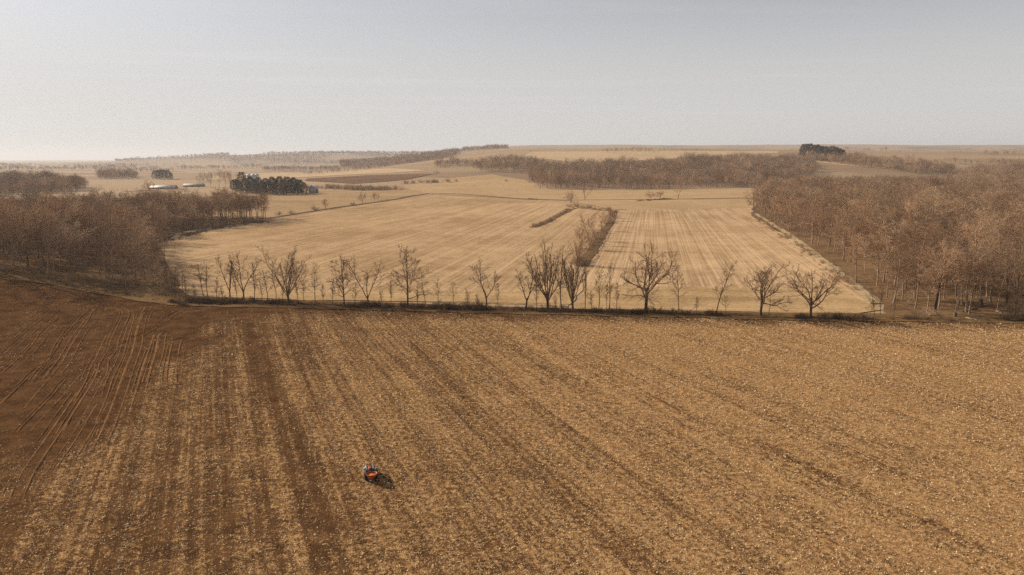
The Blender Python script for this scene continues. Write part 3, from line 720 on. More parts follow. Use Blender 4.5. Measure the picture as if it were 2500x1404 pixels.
# right wood: nearest trees are things, the mass behind is one
SRC = [None] * len(WOOD)
def wood_trees(poly, step, seed, n_things, label_f, group):
    P, rng = scatter(poly, step, seed)
    P = P[in_view(P)]; P = P[vnoise(P[:, 0] / 11, P[:, 1] / 11, 73) > .22]
    pxs = 1250 + FPX * P[:, 0] / (P[:, 1] * CP + CAM_H * SP)
    P = P[np.argsort(np.hypot(P[:, 0], P[:, 1]) + 5000 * ((pxs < -25) | (pxs > 2525)))]            # those in the frame first, nearest first
    kd = rng.integers(0, len(WOOD), len(P)); open_ = (P[:, 1] < 350) & (kd % 3 == 0) & (np.arange(len(P)) % 4 > 0); kd = np.where(open_, kd + 1, kd); sc = rng.uniform(.62, 1.0, len(P)) + .42 * (vnoise(P[:, 0] / 22, P[:, 1] / 22, 71) - .35)
    if group.startswith('front trees of the left'):                                   # the wood runs out in small trees at its corner
        pxs = 1250 + FPX * P[:, 0] / (P[:, 1] * CP + CAM_H * SP); sc = sc * np.where((pxs > 355) & (P[:, 1] < 330), .55, 1.0) * np.where((pxs > 300) & (P[:, 1] < 330), .85, 1.0)
    for q in range(min(n_things, len(P))):
        x, y = P[q]
        e = place(WOOD, kd[q], 'woodland_tree', (x, y, float(H(x, y)) - .1), rng.uniform(0, 6.28), (sc[q] * rng.uniform(.85, 1.15), sc[q] * rng.uniform(.85, 1.15), sc[q]), label_f(q, x, y), 'tree', group)
        if SRC[kd[q]] is None: SRC[kd[q]] = list(e.children)
    return P[n_things:], kd[n_things:], sc[n_things:], rng
restR = wood_trees(PR, 8.0, 21, 190, lambda q, x, y: 'bare brown tree among the front rows of the large wood on the right', 'front trees of the right wood')
restL = wood_trees(PL, 7.6, 22, 110, lambda q, x, y: 'bare brown tree among the front rows of the dark wood on the left', 'front trees of the left wood')
stuff_wood('woodland', restR[0], restR[2], restR[1], SRC, 'deep mass of bare brown trees filling the large wood on the right', 'wood', restR[3])
stuff_wood('woodland', restL[0], restL[2], restL[1], SRC, 'mass of bare brown trees at the back of the left wood', 'wood', restL[3])
print('right', len(restR[0]), 'left', len(restL[0]), round(time.time() - T0, 1))

def far_wood(px_poly, step, seed, smin, smax, label):
    P, rng = scatter(GP(px_poly) if not np.any(np.array(px_poly)[:, 1] > 1500) else [AZ(*q) for q in px_poly], step, seed)
    if not len(P): print('empty wood', label); return
    if step in (30, 34): P = P[vnoise(P[:, 0] / 260, P[:, 1] / 420, seed) > .42]
    P = P[in_view(P)]; sc = (smin + (smax - smin) * rng.random(len(P))) * (.72 + .6 * vnoise(P[:, 0] / 35, P[:, 1] / 35, seed))
    stuff_wood('woodland', P, sc, rng.integers(0, 3, len(P)), [SRC[0], SRC[3], SRC[6]], label, 'wood', rng)
    print('far', len(P), label[:50])
far_wood([(1288, 436), (1318, 462), (1500, 463), (1700, 460), (1850, 457), (1900, 452), (1990, 432), (1985, 404), (1950, 394), (1800, 398), (1600, 406), (1400, 417), (1300, 425)], 11, 31, .7, 1.15, 'broad brown wood climbing the slope behind the pale level field')
far_wood([(1168, 421), (1290, 424), (1330, 415), (1320, 398), (1250, 396), (1150, 408)], 13, 32, .6, 1.0, 'low brown wood joining the left end of the broad far wood')
far_wood([(830, 2750), (1000, 2500), (1085, 2550), (1125, 2900), (1112, 3700), (830, 3800)], 18, 33, .7, 1.05, 'brown wood covering the hill in the middle distance')
far_wood([(1100, 3300), (1245, 3250), (1245, 3900), (1100, 3900)], 20, 34, .7, 1.0, 'brown wood capping the far hilltop at the centre horizon')
far_wood([(-160, 484), (0, 480), (120, 474), (205, 466), (214, 459), (120, 452), (0, 450), (-160, 450)], 9.5, 35, .75, 1.05, 'dark wood beyond the pale strip at the left edge')
far_wood([(240, 438), (335, 437), (335, 430), (240, 431)], 12, 36, .6, .9, 'small hazy wood left of the dark round clump')
far_wood([(2330, 446), (2345, 428), (2420, 420), (2560, 416), (2600, 446)], 11, 37, .65, 1.0, 'brown wood beyond the pale gap at the right edge')
far_wood([(1968, 392), (2060, 404), (2150, 413), (2230, 425), (2330, 426), (2330, 418), (2235, 413), (2150, 401), (2060, 393), (1975, 384)], 9.5, 38, .6, 1.05, 'belt of brown trees running down from the ridge conifers')
far_wood([(1060, 411), (1180, 407), (1180, 402), (1060, 404)], 12, 39, .5, .8, 'dark line of trees at the foot of the wooded hill')
far_wood([(560, 5100), (830, 4900), (1110, 4700), (1110, 6500), (560, 6500)], 30, 40, .9, 1.3, 'hazy wooded slopes of the far hills')
far_wood([(280, 5900), (560, 5200), (560, 6600), (280, 6600)], 34, 41, .9, 1.2, 'hazy woods on the low far hill at left')
far_wood([(640, 2500), (830, 2560), (830, 2660), (640, 2600)], 15, 42, .6, .9, 'hazy tree belt left of the wooded hill')
far_wood([(430, 3000), (640, 3050), (640, 3130), (430, 3080)], 20, 43, .6, .9, 'hazy line of trees across the valley behind the conifers')
far_wood([(230, 2300), (420, 2500), (420, 2560), (230, 2360)], 16, 46, .5, .9, 'faint hedge line above the barns')
far_wood([(-60, 2600), (330, 3300), (330, 3420), (-60, 2700)], 18, 47, .5, .9, 'faint tree line on the plain at the far left')
far_wood([(-60, 4300), (300, 4500), (460, 4300), (460, 4500), (300, 4800), (-60, 4600)], 34, 48, .6, 1.0, 'faint scattered woods low on the far left plain')
far_wood([(740, 1800), (905, 1850), (905, 1870), (740, 1820)], 12, 49, .35, .6, 'thin row of small trees beyond the ploughed field')
far_wood([(2180, 396), (2330, 402), (2500, 405), (2500, 401), (2330, 399), (2180, 394)], 13, 50, .4, .75, 'thin hedge line across the pale slope at the right')
far_wood([(2400, 383), (2520, 380), (2520, 376), (2400, 378)], 22, 44, .5, .8, 'small trees on the ridge at the right edge')
far_wood([(1470, 373), (1625, 372), (1625, 370), (1470, 370)], 16, 45, .4, .7, 'thin tree belt on the ridge skyline right of centre')

# scrub belts
def shrub_src(kset, name, px, label, sc):
    p = G(*px); e = place(kset[0], kset[1], name, (p[0], p[1], p[2]), .6, sc, label, 'shrub'); return list(e.children)
SRC_B = [shrub_src((SHRUB, k), 'brush', q, l, s) for k, (q, l, s) in enumerate((
    ((1175, 758), 'tall dark brush heap under the lone fan-crowned tree', 1.35), ((1075, 752), 'dark brush around the stubby crooked young tree', 1.15),
    ((1600, 768), 'dark brush right of the trunk of the big gnarled tree', 1.15), ((1345, 760), 'dark brush at the foot of the tall many-stemmed tree', 1.0)))]
SRC_S = [shrub_src((SCRUB, k), 'brush', q, l, s) for k, (q, l, s) in enumerate((
    ((1404, 505), 'tallest red-brown bush at the top of the ditch loop', 1.7), ((1320, 550), 'low red-brown bush at the left end of the ditch loop', .8), ((1480, 570), 'red-brown bush on the dark bank of the ditch', 1.1)))]
def understory(poly, n, dmax, seed, label):
    rng = np.random.default_rng(seed); P, _ = scatter(poly, 4.6, seed, .5)
    P = P[in_view(P) & (np.hypot(P[:, 0], P[:, 1]) < dmax)]; P = P[rng.random(len(P)) < .25 + .75 * sst(.35, .65, vnoise(P[:, 0] / 18, P[:, 1] / 18, seed))]
    stuff_wood('undergrowth', P, rng.uniform(.3, .95, len(P)), rng.integers(0, 3, len(P)), SRC_S, label, 'undergrowth', rng); print('understory', len(P))
understory(PR, 0, 620, 81, 'brown saplings and scrub between the trunks of the right wood')
understory(PL, 0, 560, 82, 'brown saplings and scrub between the trunks of the left wood')
def belt(name, px_pts, width, dens, seed, smin, smax, src, label):
    rng = np.random.default_rng(seed); c = catmull(GP(px_pts), 10); seg = np.linalg.norm(np.diff(c, axis=0), axis=1); tot = seg.sum()
    n = int(tot * dens); t = rng.uniform(0, tot, n); cs = np.concatenate([[0], np.cumsum(seg)])
    x = np.interp(t, cs, c[:, 0]) + rng.normal(0, width / 2, n); y = np.interp(t, cs, c[:, 1]) + rng.normal(0, width / 2, n)
    P = np.column_stack([x, y]); clump = sst(.3, .62, vnoise(t / 9, t * 0, seed))
    k = rng.random(n) < .25 + .75 * clump; P = P[k]; cl = clump[k]
    stuff_wood(name, P, rng.uniform(smin, smax, len(P)) * (.55 + .45 * cl), rng.integers(0, len(src), len(P)), src, label, 'undergrowth', rng)
belt('undergrowth', [(470, 742), (600, 742), (750, 746), (900, 751), (1000, 755), (1100, 757), (1250, 759)], 2.4, 2.6, 51, .4, 1.0, SRC_B, 'dark brush under the left half of the tree line')
belt('undergrowth', [(1250, 761), (1400, 764), (1600, 768), (1750, 773), (1950, 779), (2120, 781), (2320, 784), (2520, 786)], 2.2, 2.3, 52, .35, .9, SRC_B, 'dark brush under the right half of the tree line')
belt('undergrowth', [(60, 684), (200, 702), (330, 724), (430, 741), (520, 741)], 3.5, 2.2, 53, .45, .95, SRC_B, 'dense dark brush along the front of the left wood')
belt('undergrowth', [(1075, 755), (1110, 757), (1160, 759), (1225, 760)], 2.2, 3.0, 54, .6, 1.1, SRC_B, 'darkest brush heap in the middle of the tree line')
belt('undergrowth', [(1300, 556), (1340, 540), (1385, 515), (1400, 505)], 2.4, .8, 55, .3, .65, SRC_S, 'brown scrub along the left arm of the ditch loop')
belt('undergrowth', [(1390, 505), (1430, 508), (1500, 516)], 4.5, .8, 56, .5, 1.0, SRC_S, 'brown scrub across the top of the ditch loop')
belt('undergrowth', [(1500, 519), (1482, 550), (1455, 590), (1425, 630), (1410, 655)], 3.8, .85, 57, .45, 1.1, SRC_S, 'brown scrub along the right arm of the ditch')
belt('undergrowth', [(1845, 532), (1890, 560), (1960, 608), (2060, 682), (2140, 750)], 4, 1.2, 58, .25, .55, SRC_S, 'red-brown scrub along the edge of the right wood')
belt('undergrowth', [(400, 592), (520, 560), (640, 545)], 5, 1.2, 59, .5, .9, SRC_B, 'dark scrub along the wood edge beside the left stubble field')
belt('undergrowth', [(795, 459), (880, 464), (970, 464)], 22, 1.6, 60, 1.2, 2.2, SRC_S, 'grey-brown thicket in front of the ploughed field')
belt('undergrowth', [(975, 450), (1040, 447), (1110, 444)], 6, .5, 61, 1.1, 2.2, SRC_S, 'row of small bushes in the fields at the centre left')
belt('undergrowth', [(1560, 492), (1600, 489), (1645, 486)], 5, .9, 62, .5, 1.0, SRC_B, 'dark low thicket in the far ditch between two field trees')
belt('undergrowth', [(1285, 487), (1330, 487)], 3, .9, 63, .5, .9, SRC_B, 'dark low brush in the far ditch left of the loop')
print('belts', round(time.time() - T0, 1))

# ------------------------------------------------------------------ single trees and shrubs in the fields
FT = [(885, 499, 466, 26, 'round', 'small round bare tree in the left field ditch'), (914, 492, 468, 20, 'round', 'bushy bare tree just right of the small round field tree'), (923, 491, 470, 12, 'slender', 'slim bare tree on the right of the pair in the left field ditch'),
      (795, 511, 482, 18, 'round', 'slim upright bare tree beside a dark rounded bush'), (1428, 488, 452, 30, 'fork', 'bare field tree in the far ditch in front of the broad wood'),
      (1655, 486, 444, 32, 'fork', 'taller bare field tree in the far ditch right of a dark thicket'), (1590, 488, 466, 26, 'round', 'left small bare tree in the far thicket'), (1612, 487, 466, 26, 'round', 'right small bare tree in the far thicket'),
      (1418, 610, 540, 40, 'vase', 'bare multi-stemmed tree in the ditch brush, nearest of three'), (1436, 588, 520, 40, 'fork', 'bare tree in the ditch brush, middle of three'), (1468, 565, 520, 24, 'slender', 'slim bare tree in the ditch brush, farthest of three'),
      (1408, 650, 580, 40, 'vase', 'bare tree in the brush just above the tree line'), (1490, 540, 505, 22, 'round', 'small dark bare tree on the bank at the top right of the ditch'), (1480, 553, 512, 24, 'fork', 'bare tree on the ditch bank casting a long shadow over the rows'), (1450, 600, 545, 30, 'fork', 'bare tree standing right of the ditch brush at its middle'), (1393, 500, 466, 34, 'round', 'small bare tree at the top of the ditch loop'),
      (1841, 512, 440, 50, 'round', 'spreading bare tree at the outer corner of the right wood'),
      (1065, 432, 416, 34, 'round', 'low rounded tree clump in the centre field below the wooded hill'), (748, 472, 448, 22, 'round', 'bare tree at the right end of the conifer grove')]
for k, (bx, by, ty, wpx, style, lab) in enumerate(FT):
    p = G(bx, by); h = metres(by - ty, p) * 1.02; w = metres(wpx, p)
    geo = grow(300 + k, style, h, w, h * .018 + .05)
    tree_thing('bare_tree', geo, (p[0], p[1], p[2] - .1), 0, (M_WBARK, M_WTWIG), lab, 'tree')
FS = [(770, 515, 2.1, 'dark rounded bush left of the slim field tree'), (712, 523, 1.6, 'low spreading bush in the left field ditch, middle of three'), (681, 526, 1.4, 'low pale bush nearest the tip of the left wood'),
      (862, 502, 1.5, 'low dark bush left of the small round field tree'), (1300, 442, 2.2, 'small bush left of the broad far wood'), (1236, 443, 1.8, 'lone small bush in the pale centre field')]
for k, (bx, by, s, lab) in enumerate(FS):
    p = G(bx, by); place(SHRUB, k % 4, 'bush', (p[0], p[1], p[2]), k * 1.3, s, lab, 'shrub')
for k, (bx, by, ty) in enumerate(((1700, 369, 364), (1715, 369, 365), (1295, 372, 368), (2110, 372, 362), (2122, 372, 363), (2150, 372, 360), (2162, 372, 361), (2196, 373, 364), (2065, 371, 361))):
    p = G(bx, by); h = metres(by - ty, p) + 3
    labs = ('left of two tiny trees on the skyline above the broad wood', 'right of two tiny trees on the skyline above the broad wood', 'tiny tree on the skyline right of the far hilltop', 'first tree on the ridge skyline right of the conifers',
            'second tree on the ridge skyline right of the conifers', 'third tree on the ridge skyline right of the conifers', 'fourth tree on the ridge skyline right of the conifers', 'last small tree on the ridge skyline right of the conifers', 'small bare tree touching the ridge conifers')
    place(WOOD, 0 if k % 2 else 3, 'ridge_tree', (p[0], p[1], p[2]), k, h / 21, labs[k], 'tree')
# pale trunks standing out at the edge of the right wood
for bx, by, ty, wpx, r, m, lab in ((2282, 768, 585, 70, .42, M_BARK, 'thick dark-trunked tree standing in front of the right wood'), (2358, 764, 590, 70, .34, M_PALEBARK, 'tall pale-trunked forked tree in front of the right wood'),
                                (2455, 752, 580, 80, .40, M_BARK, 'thick-trunked tall tree near the right edge of the frame'), (2392, 742, 600, 50, .24, M_PALEBARK, 'straight pale trunk between the two thickest trees of the right wood'),
                                (2203, 735, 620, 50, .22, M_PALEBARK, 'pale slim tree at the open left edge of the right wood'), (2090, 690, 570, 44, .22, M_PALEBARK, 'pale slim tree where the path meets the right wood'),
                                (1905, 545, 470, 30, .25, M_PALEBARK, 'pale upright tree at the far end of the path by the right wood')):
    p = G(bx, by); h = metres(by - ty, p); geo = grow(int(bx), 'wood', h, metres(wpx, p), r)
    tree_thing('woodland_tree', geo, (p[0], p[1], p[2] - .1), .5, (m, M_WTWIG), lab, 'tree')

# ------------------------------------------------------------------ conifers
def conifer(seed, h, w):
    g = np.random.default_rng(seed); n = 520
    t = g.random(n) ** .8 * .92 + .06; z = t * h
    prof = np.where(t < .25, .75 + t, 1.0 - (np.clip(t - .25, 0, 1) / .75) ** 2.4 * .72) * (0.82 + .36 * vnoise(t * 9, t * 0 + seed, 3))
    az = g.uniform(0, 6.28, n); rad = prof * w / 2 * g.uniform(.35, 1.0, n) ** .6
    V, F = [], []
    c = np.stack([np.cos(az) * rad, np.sin(az) * rad, z], 1)
    L = g.uniform(.09, .17, n) * h * .55
    for q in range(5):
        a2 = az + g.normal(0, .7, n); dr = np.stack([np.cos(a2), np.sin(a2), g.normal(.18, .3, n)], 1); dr /= np.linalg.norm(dr, axis=1)[:, None]
        sd = np.cross(dr, [0, 0, 1.0]) + g.normal(0, .35, (n, 3)); sd /= np.linalg.norm(sd, axis=1)[:, None]
        a = c - dr * L[:, None] * .5 + g.normal(0, .02, (n, 3)) * h
        V.append(np.stack([a - sd * L[:, None] * .2, a + sd * L[:, None] * .2, a + dr * L[:, None]], 1).reshape(-1, 3))
    V = np.concatenate(V); F = np.arange(len(V)).reshape(-1, 3)
    k = np.arange(6) * math.pi / 3
    tv = np.concatenate([np.stack([np.cos(k) * h * .014, np.sin(k) * h * .014, k * 0 - .3], 1), np.stack([np.cos(k) * h * .004, np.sin(k) * h * .004, k * 0 + h * .96], 1)])
    i = np.arange(6); tf = np.stack([i, (i + 1) % 6, (i + 1) % 6 + 6, i + 6], 1)
    mt = mesh_arrays('trunk', tv, [tf]); mt.materials.append(M_BARK); mc = mesh_arrays('crown', V, [F]); mc.materials.append(M_NEEDLE)
    return [mt, mc]
CON = [conifer(700 + k, 22, 13 + k) for k in range(4)]
rng = np.random.default_rng(77)
def conifers(px_list, s, label_f, group):
    for k, (bx, by, sc) in enumerate(px_list):
        p = G(bx, by); place(CON, int(rng.integers(0, 4)), 'conifer', (p[0], p[1], p[2]), rng.uniform(0, 6), (s * sc * 1.05, s * sc * 1.05, s * sc), label_f(k), 'tree', group)
grove = [(578, 468, .85), (592, 464, 1.25), (600, 470, .95), (612, 466, 1.0), (622, 471, .9), (632, 467, .95), (640, 473, .85), (650, 470, .95), (658, 475, .9), (666, 470, 1.05), (676, 475, .95), (684, 471, 1.08), (692, 476, 1.0), (702, 472, 1.08),
         (710, 476, 1.0), (718, 471, 1.02), (726, 475, .95), (734, 472, .9), (742, 474, .75), (570, 465, .75), (585, 471, .8), (607, 472, .8), (625, 474, .8), (645, 475, .8), (670, 477, .85), (700, 477, .85), (728, 476, .8)]
conifers(grove, .92, lambda k: 'tallest dark conifer rising above the left part of the grove beyond the field' if k == 1 else 'dark evergreen in the dense conifer grove beyond the left field', 'conifer grove beyond the left field')
conifers([(378, 437, .9), (386, 438, 1), (394, 437, 1), (402, 438, 1), (411, 437, .95), (418, 438, .7)], .95, lambda k: 'dark evergreen in the small rounded clump above the barns', 'round conifer clump above the barns')
conifers([(1960, 388, 1.05), (1967, 390, 1.1), (1976, 389, 1.1), (1985, 391, 1.05), (1994, 390, 1.05), (2003, 392, 1), (2012, 391, .95), (2021, 393, .95), (2030, 392, 1), (2040, 394, .95), (2049, 393, .85), (2056, 395, .8)], 1.55, lambda k: 'dark evergreen in the row on the right ridge', 'conifers on the right ridge')
for k, (bx, by, ty, w) in enumerate(((498, 457, 425, 24), (515, 458, 422, 30), (535, 459, 420, 34), (552, 460, 420, 30), (565, 462, 421, 26))):
    p = G(bx, by); place(WOOD, (3, 6, 2, 6, 3)[k], 'bare_tree', (p[0], p[1], p[2]), k, metres(by - ty, p) / 19, 'bare brown tree between the second barn and the conifer grove', 'tree', 'bare trees beside the barns')

# ------------------------------------------------------------------ barns, shed, silos
M_ROOF = flat('white_metal_roof', (0.62, 0.61, 0.59), .5, .4); M_WALL = flat('barn_boards', (0.30, 0.22, 0.18), .9, .1); M_GREY = flat('weathered_boards', (0.40, 0.35, 0.31), .9, .1); M_GROOF = flat('grey_roof', (0.46, 0.41, 0.37), .7, .2)
M_DARK = flat('dark_opening', (0.02, 0.018, 0.016), .8, .1); M_SILO = flat('silo_concrete', (0.62, 0.59, 0.55), .8, .2)
def box(name, x0, x1, y0, y1, z0, z1, mat, parent):
    V = [(x, y, z) for z in (z0, z1) for x, y in ((x0, y0), (x1, y0), (x1, y1), (x0, y1))]
    F = [[0, 3, 2, 1], [4, 5, 6, 7], [0, 1, 5, 4], [1, 2, 6, 5], [2, 3, 7, 6], [3, 0, 4, 7]]
    return mesh_obj(name, mesh_arrays(name, V, [F]), mat, parent)
def prism(name, x0, x1, y0, y1, z0, zr, th, mat, parent):
    """gabled roof, ridge along x, with thickness"""
    ym = (y0 + y1) / 2; pr = [(y0, z0), (ym, zr), (y1, z0), (y1, z0 + th), (ym, zr + th), (y0, z0 + th)]
    V = [(x, a, b) for x in (x0, x1) for a, b in pr]; n = 6
    F4 = [[k, (k + 1) % n, (k + 1) % n + n, k + n] for k in range(n)]
    F4 += [[0, 5, 4, 1], [1, 4, 3, 2], [6, 7, 10, 11], [7, 8, 9, 10]]
    return mesh_obj(name, mesh_arrays(name, V, [F4]), mat, parent)
def gable(name, x, y0, y1, z0, zr, t, mat, parent):
    ym = (y0 + y1) / 2; V = [(xx, a, b) for xx in (x, x + t) for a, b in ((y0, z0), (y1, z0), (ym, zr))]
    return mesh_obj(name, mesh_arrays(name, V, [[[0, 2, 1], [3, 4, 5]], [[0, 1, 4, 3], [1, 2, 5, 4], [2, 0, 3, 5]]]), mat, parent)
def barn(name, px, L, W, hw, hr, rz, mw, mr, label, doors=3):
    p = G(*px); e = empty(name, (p[0], p[1], p[2] - .2), rz); tag(e, label, 'barn')
    box('wall', -L / 2, L / 2, -W / 2, W / 2, 0, hw, mw, e)
    r = prism('roof', -L / 2 - .5, L / 2 + .5, -W / 2 - .7, W / 2 + .7, hw - .25, hr, .18, mr, e)
    gable('gable', -L / 2 + .02, -W / 2, W / 2, hw, hr - .35, .2, mw, e); gable('gable', L / 2 - .22, -W / 2, W / 2, hw, hr - .35, .2, mw, e)
    for k in range(doors):
        x = -L / 2 + (k + .5) * L / doors; box('door', x - 1.6, x + 1.6, -W / 2 - .06, -W / 2 + .05, .1, hw * .75, M_DARK, e)
    return e
barn('barn', (400, 461), 36, 15, 2.6, 5.4, R(6), M_WALL, M_ROOF, 'long low barn with a bright white metal roof, left of two')
barn('barn', (474, 456), 30, 14, 2.8, 5.2, R(8), M_WALL, M_GROOF, 'long low barn with a pale grey roof beside bare trees')
barn('shed', (766, 472), 9, 9, 7.0, 11.0, R(75), M_GREY, M_GROOF, 'small grey gabled shed at the right end of the conifer grove', 1)
def silo(px, h, r, label):
    p = G(*px); e = empty('silo', (p[0], p[1], p[2] - .2)); tag(e, label, 'silo')
    k = np.arange(20) * 2 * math.pi / 20
    prof = [(1, 0), (1, h)]; V = np.concatenate([np.stack([np.cos(k) * r * a, np.sin(k) * r * a, k * 0 + b], 1) for a, b in prof])
    i = np.arange(20); mesh_obj('wall', mesh_arrays('wall', V, [np.stack([i, (i + 1) % 20, (i + 1) % 20 + 20, i + 20], 1)], True), M_SILO, e)
    prof = [(1.03, h - .1)] + [(math.cos(a) * 1.03, h + math.sin(a) * r * .8) for a in (R(20), R(45), R(70), R(88))]
    V = np.concatenate([np.stack([np.cos(k) * r * a, np.sin(k) * r * a, k * 0 + b], 1) for a, b in prof])
    F = np.concatenate([np.stack([i + 20 * q, (i + 1) % 20 + 20 * q, (i + 1) % 20 + 20 * q + 20, i + 20 * q + 20], 1) for q in range(4)])
    mesh_obj('dome', mesh_arrays('dome', V, [F], True), M_ROOF, e)
silo((609, 462), 20, 3.0, 'leftmost pale domed silo showing above the conifer grove'); silo((621, 462), 20.5, 3.0, 'middle pale domed silo showing above the conifer grove'); silo((629, 462), 20.5, 3.0, 'right pale domed silo showing above the conifer grove')

# ------------------------------------------------------------------ logs and stumps by the right wood
def log(name, pa, pb, r, label, mat):
    a, b = G(*pa), G(*pb); t = Tree(int(pa[0])); d = b - a; L = np.linalg.norm(d); n = 6
    e = empty(name, (a[0], a[1], a[2] + r * .7)); tag(e, label, 'log')
    pts = np.array([d * q / n + np.array([0, 0, .25 * r * math.sin(q * 2.1)]) for q in range(n + 1)]); rad = np.linspace(r, r * .6, n + 1)
    t.paths[0].append((pts, rad, 7, 0))
    for q, s in ((3, 1), (5, -1)):
        u = np.cross(d / L, [0, 0, 1]) * s + d / L * .7 + np.array([0, 0, .6]); t.paths[1].append((np.array([pts[q], pts[q] + u * 1.2, pts[q] + u * 2.1 + np.array([0, 0, .3])]), np.array([r * .4, r * .25, r * .1]), 5, 1))
    for nm, gq in zip(('stem', 'branch'), t.build()): mesh_obj(nm, mesh_arrays(nm, gq[0], gq[1], True), mat, e)
log('fallen_log', (2358, 779), (2392, 787), .35, 'pale fallen log at the field edge under the right wood', M_PALEBARK)
log('fallen_log', (2432, 762), (2466, 773), .35, 'pale fallen log near the right edge of the frame', M_PALEBARK)
log('fallen_log', (1655, 757), (1680, 764), .25, 'fallen branch leaning right of the slim crooked tree', M_BARK)
log('fallen_log', (2352, 764), (2392, 752), .3, 'dark log leaning on the stump behind the pale forked tree', M_BARK)
log('fallen_log', (1880, 556), (1905, 536), .35, 'pale fallen tree at the far end of the path', M_PALEBARK)
for (bx, by, h, r, lab) in ((2393, 750, 2.6, .6, 'broken tree stump among the trunks of the right wood'), (2331, 776, 1.6, .5, 'dark stump at the field edge below the right wood')):
    p = G(bx, by); k = np.arange(9) * 2 * math.pi / 9
    prof = [(1.5, -.2), (1.05, .4), (.9, h * .7), (.85, h)]
    V = np.concatenate([np.stack([np.cos(k) * r * a, np.sin(k) * r * a, b + (.35 * np.sin(k * 2) if b == h else 0) + k * 0], 1) for a, b in prof]); i = np.arange(9)
    F = np.concatenate([np.stack([i + 9 * q, (i + 1) % 9 + 9 * q, (i + 1) % 9 + 9 * q + 9, i + 9 * q + 9], 1) for q in range(3)])
    e = empty('tree_stump', p); tag(e, lab, 'stump')
    s = mesh_obj('stem', mesh_arrays('stem', V, [F], True), M_BARK, e); mesh_obj('broken_top', mesh_arrays('broken_top', V[27:], [np.arange(9)[None]]), M_PALEBARK, e)

# ------------------------------------------------------------------ tractor with driver and spreader
M_ORANGE = flat('orange_paint', (0.36, 0.055, 0.013), .5, .3, 0, .15); M_BLACK = flat('black_rubber', (0.02, 0.018, 0.017), .85, .2); M_STEEL = flat('grey_steel', (0.27, 0.28, 0.28), .4, .5, .3); M_FRAME = flat('dark_metal', (0.045, 0.043, 0.042), .6, .3); M_RIM = flat('rim_paint', (0.55, 0.50, 0.42), .5, .3)
def lathe(name, prof, n, mat, parent, axis='z', loc=(0, 0, 0), smooth=True, cap=True):
    k = np.arange(n) * 2 * math.pi / n
    V = np.concatenate([np.stack([np.cos(k) * a, np.sin(k) * a, k * 0 + b], 1) for a, b in prof]); i = np.arange(n); m = len(prof)
    F = np.concatenate([np.stack([i + n * q, (i + 1) % n + n * q, (i + 1) % n + n * q + n, i + n * q + n], 1) for q in range(m - 1)])
    if axis == 'x': V = V[:, [2, 1, 0]] * [1, 1, -1]
    V = V + np.array(loc); o = mesh_obj(name, mesh_arrays(name, V, [F] + ([np.stack([i[::-1], i + n * (m - 1)])] if cap else []), smooth), mat, parent)
    return o
def tube(name, pts, r, mat, parent, sd=6):
    t = Tree(1); t.paths[0].append((np.array(pts, float), np.full(len(pts), r), sd, 0)); gq = t.build()[0]
    return mesh_obj(name, mesh_arrays(name, gq[0], gq[1], True), mat, parent)
def hull(name, secs, mat, parent):
    """loft of rectangular sections (y, x half width, z0, z1)"""
    V = np.array([(sx_ * w, y, z) for y, w, z0, z1 in secs for sx_, z in ((-1, z0), (1, z0), (.82, z1), (-.82, z1))]); n = len(secs)
    F = [[4 * q + a, 4 * q + (a + 1) % 4, 4 * q + 4 + (a + 1) % 4, 4 * q + 4 + a] for q in range(n - 1) for a in range(4)] + [[0, 3, 2, 1], [4 * n - 4, 4 * n - 3, 4 * n - 2, 4 * n - 1]]
    return mesh_obj(name, mesh_arrays(name, V, [F]), mat, parent)
def wheel(x, y, r, w, parent):
    s = 1 if x > 0 else -1
    o = lathe('wheel', [(r * .60, -w / 2 * .8), (r * .82, -w / 2), (r * .97, -w / 2 * .8), (r, 0), (r * .97, w / 2 * .8), (r * .82, w / 2), (r * .60, w / 2 * .8)], 28, M_BLACK, parent, 'x', (x, y, r), cap=False)
    V, F = [], []
    for k in range(18):                                                     # tread lugs
        for sd in (-1, 1):
            a = (k + (.5 if sd > 0 else 0)) * 2 * math.pi / 18
            c = [(sd * w * .02, a - .05, 1.0), (sd * w * .48, a + .10, .97), (sd * w * .48, a + .18, .97), (sd * w * .02, a + .04, 1.0)]
            b = len(V)
            for up in (0, .045 * r):
                for xx, aa, rr in c: V.append((x + xx, y + math.cos(aa) * (r * rr + up), r + math.sin(aa) * (r * rr + up)))
            F += [[b, b + 1, b + 2, b + 3], [b + 7, b + 6, b + 5, b + 4]] + [[b + q, b + (q + 1) % 4, b + 4 + (q + 1) % 4, b + 4 + q] for q in range(4)]
    mesh_obj('tread', mesh_arrays('tread', V, [F]), M_BLACK, o)
    lathe('rim', [(r * .60, -w * .3), (r * .55, -w * .1), (r * .3, w * .1), (.02, w * .12)] if s > 0 else [(r * .60, w * .3), (r * .55, w * .1), (r * .3, -w * .1), (.02, -w * .12)], 20, M_RIM, o, 'x', (x, y, r), cap=False)
tp = G(906, 1174); HEAD = R(18)
tr = empty('tractor', (tp[0], tp[1], tp[2] + .24), HEAD); tr.scale = (.88, .88, .88); tag(tr, 'small orange tractor driving away over the tilled field', 'tractor')
wheel(-.78, 0, .74, .42, tr); wheel(.78, 0, .74, .42, tr); wheel(-.66, 1.95, .46, .28, tr); wheel(.66, 1.95, .46, .28, tr)
hull('hood', [(.72, .36, .75, 1.42), (1.3, .37, .72, 1.46), (2.1, .35, .70, 1.38), (2.38, .30, .72, 1.22)], M_ORANGE, tr)
hull('chassis', [(-.45, .28, .42, .95), (.6, .28, .42, .85), (2.25, .22, .42, .72)], M_FRAME, tr)
